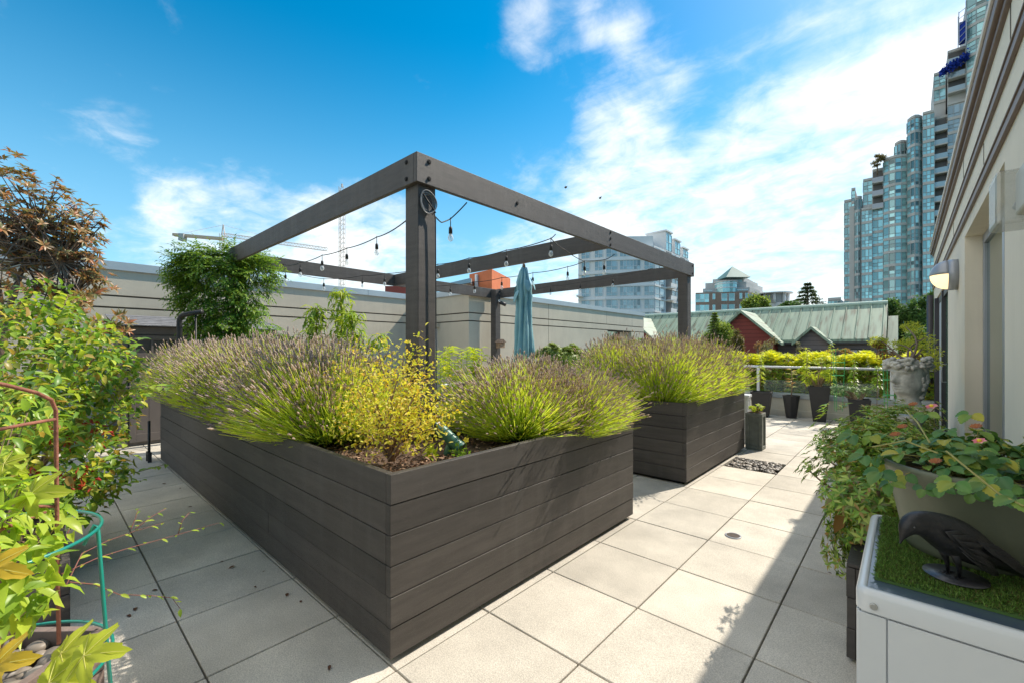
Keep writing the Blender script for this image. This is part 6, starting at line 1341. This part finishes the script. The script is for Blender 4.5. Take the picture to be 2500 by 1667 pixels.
for (x, y, D_, lab) in ((1138, 1073, 2.55, 'single yellow pansy in the planter in front of the green spotlight'), (1120, 1058, 2.75, 'tiny yellow pansy behind the larger one')):
    p = atD(x, y, D_); t = thing('pansy', lab, 'flower', (p[0], p[1], .82)); flower('blossom', p, .020 if D_ < 2.7 else .013, m_yel, t, 5, .1, (-cs*0+sn, -cs, .5)); mb = MB(); mb.tube([(p[0], p[1], .8), p], .002, 5); mb.build('stem', m_laurel, t)
    P, o = clump_points(40, (p[0], p[1], .85), (.05, .05, .05)); leaves('foliage', P, rdir(40, .5), rdir(40, 1), .03, .014, m_laurel, t, LEAF)
for (x, y, lab) in ((1058, 1110, 'green weed seedling at the front of the planter corner'), (880, 1070, 'small round leaved seedling at the left of the golden shrub')):
    p = atz(x, y, .84); bush('weed_seedling', lab, p+[0, 0, .03], (.05, .05, .05), 7, m_lily, 6, .05, .018, base=(p[0], p[1], .80), nst=3, cat='plant')

# ------------------------------------------------------------------ lower left corner: boxes, stones, trellis, cage, vines
bl = thing('square_planter_box', 'dark board planter box at the left edge of the walkway under the honeysuckle', 'planter', (-4.0, -.2, 0))
for a in ((-4.75, -3.39, .09, .124, 'x', 1), (-3.39, -3.355, -.60, .124, 'y', 1), (-4.75, -3.39, -.60, -.565, 'x', -1), (-4.75, -4.715, -.565, .09, 'y', -1)):
    mb = MB(); boards(mb, *a, z0=.0, n=2, bh=.18); mb.build('side_panel', m_black, bl, bevel=.003, seg=1)
mb = MB(); mb.add(*grid(-4.71, -3.39, -.56, .09, .28, 20, 10)); mb.build('soil', m_soil, bl, True)
n = 500; P = np.c_[rng.uniform(-4.3, -3.4, n), rng.uniform(-.5, .08, n), np.full(n, .30)]; leaves('bark_chips', P, rdir(n)*[1, 1, .2], rdir(n, 2), rng.uniform(.015, .05, n), .014, m_chip, bl, QUADL, False)['kind'] = 'stuff'
c1 = atz(246, 1532, .34); ang = TH+R(4); ex = np.array((-cs, -sn, 0)); ey = np.array((sn, -cs, 0))    # ex = image left, ey = towards us
sb = thing('stone_filled_box', 'weathered wooden box full of smooth stones in the bottom left corner', 'planter', c1*[1, 1, 0]); m_greyw = M('weathered_wood', (.20, .15, .13), .8, .25, 5, .3, 60)
c2 = atz(55, 1665, .34); dA = unit((c2-c1)); dB = np.cross([0, 0, 1.], dA); dB = dB*(-1 if (dB@ex) < 0 else 1)
A0 = c1*[1, 1, 0]; W_ = .62
def bwall(p, q, nm_='side_panel'):
    mb = MB(); mb.bar(p+[0, 0, .085], q+[0, 0, .085], .034, .17); mb.bar(p+[0, 0, .258], q+[0, 0, .258], .034, .165); mb.build(nm_, m_greyw, sb, bevel=.004)
bwall(A0, A0+dA*.75); bwall(A0, A0+dB*W_); bwall(A0+dB*W_, A0+dB*W_+dA*.75); bwall(A0+dA*.75, A0+dA*.75+dB*W_)
mb = MB()
for k in range(230):
    u, v = rng.uniform(.03, .72), rng.uniform(.03, W_-.03); r_ = rng.uniform(.018, .042); mb.blob(A0+dA*u+dB*v+[0, 0, .27+rng.uniform(-.02, .04)], (r_*rng.uniform(.9, 1.5), r_*rng.uniform(.9, 1.5), r_*.7), 10, 7)
mb.build('stones', m_pebble, sb, True)['kind'] = 'stuff'
# rusty trellis
m_rust = M('rusty_steel', (.26, .10, .065), .8, .3, 25, .4, 80); t = thing('rusty_trellis', 'rusty brown steel trellis with a bent top rail at the far left', 'trellis', atD(138, 1590, 1.5))
mb = MB(); mb.tube([atD(-60, 925, 1.25), atD(10, 938, 1.32), atD(90, 958, 1.42), atD(125, 975, 1.48), atD(136, 1000, 1.5), atD(137, 1080, 1.5), atD(140, 1350, 1.5), atD(144, 1570, 1.5)], .0060, 10); mb.build('upright', m_rust, t, True)
for pts in ([(136, 1022, 1.5), (60, 1035, 1.4), (-40, 1055, 1.3)], [(136, 1235, 1.5), (60, 1235, 1.45), (-40, 1238, 1.4)], [(110, 1250, 1.5), (50, 1272, 1.4), (-40, 1310, 1.25)]): mb = MB(); mb.tube([atD(*q) for q in pts], .0055, 8); mb.build('cross_bar', m_rust, t, True)
mb = MB(); mb.tube([atD(-70, 930, 1.15), atD(-60, 1600, 1.15)], .0075, 8); mb.build('upright', m_rust, t, True)
# teal wire tomato cage
m_tealw = M('teal_plastic_wire', (.01, .22, .17), .3, .1, 10, coat=.4); cgc = np.array([*camW(0, 1.38)]); xr = cgc-np.array((cs, sn))*.13
t = thing('tomato_cage', 'teal green plastic coated tomato cage ringed twice in the bottom left corner', 'plant cage', (*xr, .3))
def ring(z, r): mb = MB(); mb.tube([(xr[0]+r*math.cos(a), xr[1]+r*math.sin(a), z) for a in np.linspace(0, 2*PI, 60)], .0058, 8, False); mb.build('ring', m_tealw, t, True)
ring(.865, .33); ring(.41, .36)
for a in (TH+R(32), TH+R(152), TH+R(272)):
    mb = MB(); d = np.array((math.cos(a), math.sin(a))); mb.tube([(*(xr+d*.29), .81), (*(xr+d*.318), .875), (*(xr+d*.326), .865), (*(xr+d*.352), .41), (*(xr+d*.38), .0)], .0062, 8); mb.build('leg', m_tealw, t, True)
# climbing leaves inside the cage, lime green near us
m_clem = leafmat('clematis_leaf', [(.26, .42, .05), (.38, .54, .06), (.50, .60, .08), (.16, .30, .05)], .5, .35)
t = thing('clematis', 'lime green climbing plant with pointed leaves inside the teal cage', 'climbing plant', (*xr, .28)); P, D, U = [], [], []
for (x, y, D_, r_, k) in [(20, 1290, 1.35, .09, 30), (90, 1330, 1.4, .08, 18), (30, 1420, 1.25, .09, 26), (90, 1450, 1.3, .07, 20), (20, 1360, 1.2, .06, 16), (60, 1210, 1.5, .08, 22), (20, 1160, 1.4, .08, 18), (150, 1290, 1.5, .05, 9), (40, 1510, 1.25, .06, 10), (110, 1400, 1.35, .06, 14), (10, 1080, 1.5, .08, 14), (40, 1000, 1.7, .10, 16), (-40, 1400, 1.2, .12, 30), (-50, 1250, 1.25, .12, 30), (130, 1240, 1.6, .05, 8)]:
    c_ = atD(x, y, D_); P.append(c_+rdir(k)*r_*rng.uniform(.2, 1, (k, 1))); D.append(unit(rdir(k)*.8+np.array((cs, sn, -.25))*.5)); U.append(unit(rdir(k)*.5+[0, 0, 1.]))
P, D, U = map(np.concatenate, (P, D, U)); leaves('foliage', P, D, U, rng.uniform(.04, .085, len(P)), rng.uniform(.020, .042, len(P)), m_clem, t, LEAF, True, .3)
branches('stems', (*xr, .28), [P[i] for i in range(0, len(P), 9)], m_twig, t, .005, .0015, 5, .2)
# thin tendrils reaching over the paving
for k, (pts, n) in enumerate([([(160, 1430, 1.55), (200, 1350, 1.7), (260, 1320, 1.85), (330, 1295, 2.0), (400, 1275, 2.15)], 9), ([(150, 1400, 1.6), (240, 1360, 1.75), (310, 1338, 1.9), (430, 1305, 2.1), (500, 1285, 2.25), (535, 1275, 2.3)], 10),
                              ([(170, 1420, 1.6), (230, 1425, 1.7), (290, 1450, 1.8), (370, 1453, 1.9), (420, 1458, 2.0), (440, 1485, 2.0)], 14), ([(320, 1290, 2.0), (330, 1265, 2.05), (338, 1240, 2.05)], 4), ([(435, 1302, 2.1), (445, 1270, 2.1), (462, 1250, 2.15)], 4), ([(330, 1290, 1.95), (370, 1260, 2.05), (405, 1240, 2.1)], 5), ([(150, 1330, 1.7), (175, 1280, 1.75), (180, 1250, 1.8)], 8)]):
    labs = ['upper thin reddish tendril reaching over the shaded paving', 'longest thin reddish tendril pointing to the long planter', 'lowest leafy tendril with curled tip over the paving', 'short upright side shoot of the upper tendril', 'short upright side shoot near the end of the longest tendril', 'curled light green tip beyond the upper tendril', 'short shoot behind the teal cage leg']
    p3 = [atD(*q) for q in pts]; t = thing('vine_tendril', labs[k], 'vine', p3[0]); spray(t, p3, n, .036, .018, m_clem, 'stem', .0022, .3, M('red_stem_%d' % k, (.22, .08, .06), .7))
# large lobed grape leaves
m_grape = leafmat('grape_leaf', [(.40, .48, .04), (.46, .52, .05), (.30, .40, .05)], .45, .5); m_grape2 = leafmat('turning_grape_leaf', [(.60, .36, .04), (.55, .45, .05)], .45, .4)
m_vein = leafmat('leaf_vein', [(.70, .70, .22), (.62, .60, .18)], .3)
for (x, y, D_, sz, dx, dz, ty, mt, lab) in [(75, 1205, 1.35, .105, .9, .15, .75, m_grape, 'yellow green lobed grape leaf hanging before the rusty trellis'), (150, 1595, 1.05, .095, .8, .45, .5, m_grape, 'large yellow green grape leaf left of the cage leg above the stones'), (205, 1600, 1.0, .090, .9, .2, .6, m_grape, 'large pointed grape leaf reaching past the lower cage ring'), (120, 1665, .98, .085, .8, .0, .7, m_grape, 'grape leaf at the very bottom edge over the stone box'),
                                       (-25, 1385, 1.05, .085, .9, -.1, .7, m_grape2, 'orange tinted grape leaf at the left edge of the picture'), (-15, 1625, .98, .085, .7, .2, .7, m_grape2, 'brown orange grape leaf in the bottom left corner'), (10, 1130, 1.4, .07, .8, -.3, .7, m_grape, 'small grape leaf at the left edge above the teal cage')]:
    p = atD(x, y, D_); d = np.array((cs*dx, sn*dx, dz)); U_ = np.array([[sn*ty, -cs*ty, 1-ty*.5]]); o = leaves('grape_leaf', p[None], d[None], U_, sz*1.35, sz*1.35, mt, None, MAPLE, True, .25); tag(o, lab, 'leaf')
    D_1, S_1, N_1 = frames(unit(d)[None], U_); mb = MB()
    for c, l in ((0, .95), (.95, .80), (-.95, .80), (1.95, .56), (-1.95, .56)):
        pts = []
        for f in (0, .35, .7, 1): q = l*f*.72; lx, ly = q*math.cos(c), q*math.sin(c); pts.append(p+(D_1[0]*lx+S_1[0]*ly+N_1[0]*(-.10*(l*f)**2+.012-.25*lx*lx))*sz*1.35)
        mb.tube(pts, [.0011, .0009, .0007, .0003], 4, False)
    mb.tube([p, p-D_1[0]*.05-[0, 0, .05]], .0012, 5, False); mb.build('vein', m_vein, o)

for (x, y, D_, a, lab) in ((1381, 458, 24, .5, 'tiny pale bird gliding in the sky above the middle beam'), (1465, 484, 26, 1.5, 'tiny dark bird in the sky right of the pale one')):
    p = atD(x, y, D_); mb = MB(); mb.blob(p, (.035, .035, .08), 8, 6); mb.add([p+[.02, 0, .03], p+[.10*cs, .10*sn, .06+.04*a], p+[.06*cs, .06*sn, -.05], p+[0, 0, -.03]], [(0, 1, 2, 3)]); mb.add([p+[-.02, 0, .03], p-[.09*cs, .09*sn, -.02], p-[.05*cs, .05*sn, .06], p+[0, 0, -.03]], [(0, 1, 2, 3)])
    tag(mb.build('bird', m_bark, None, True), lab, 'bird')
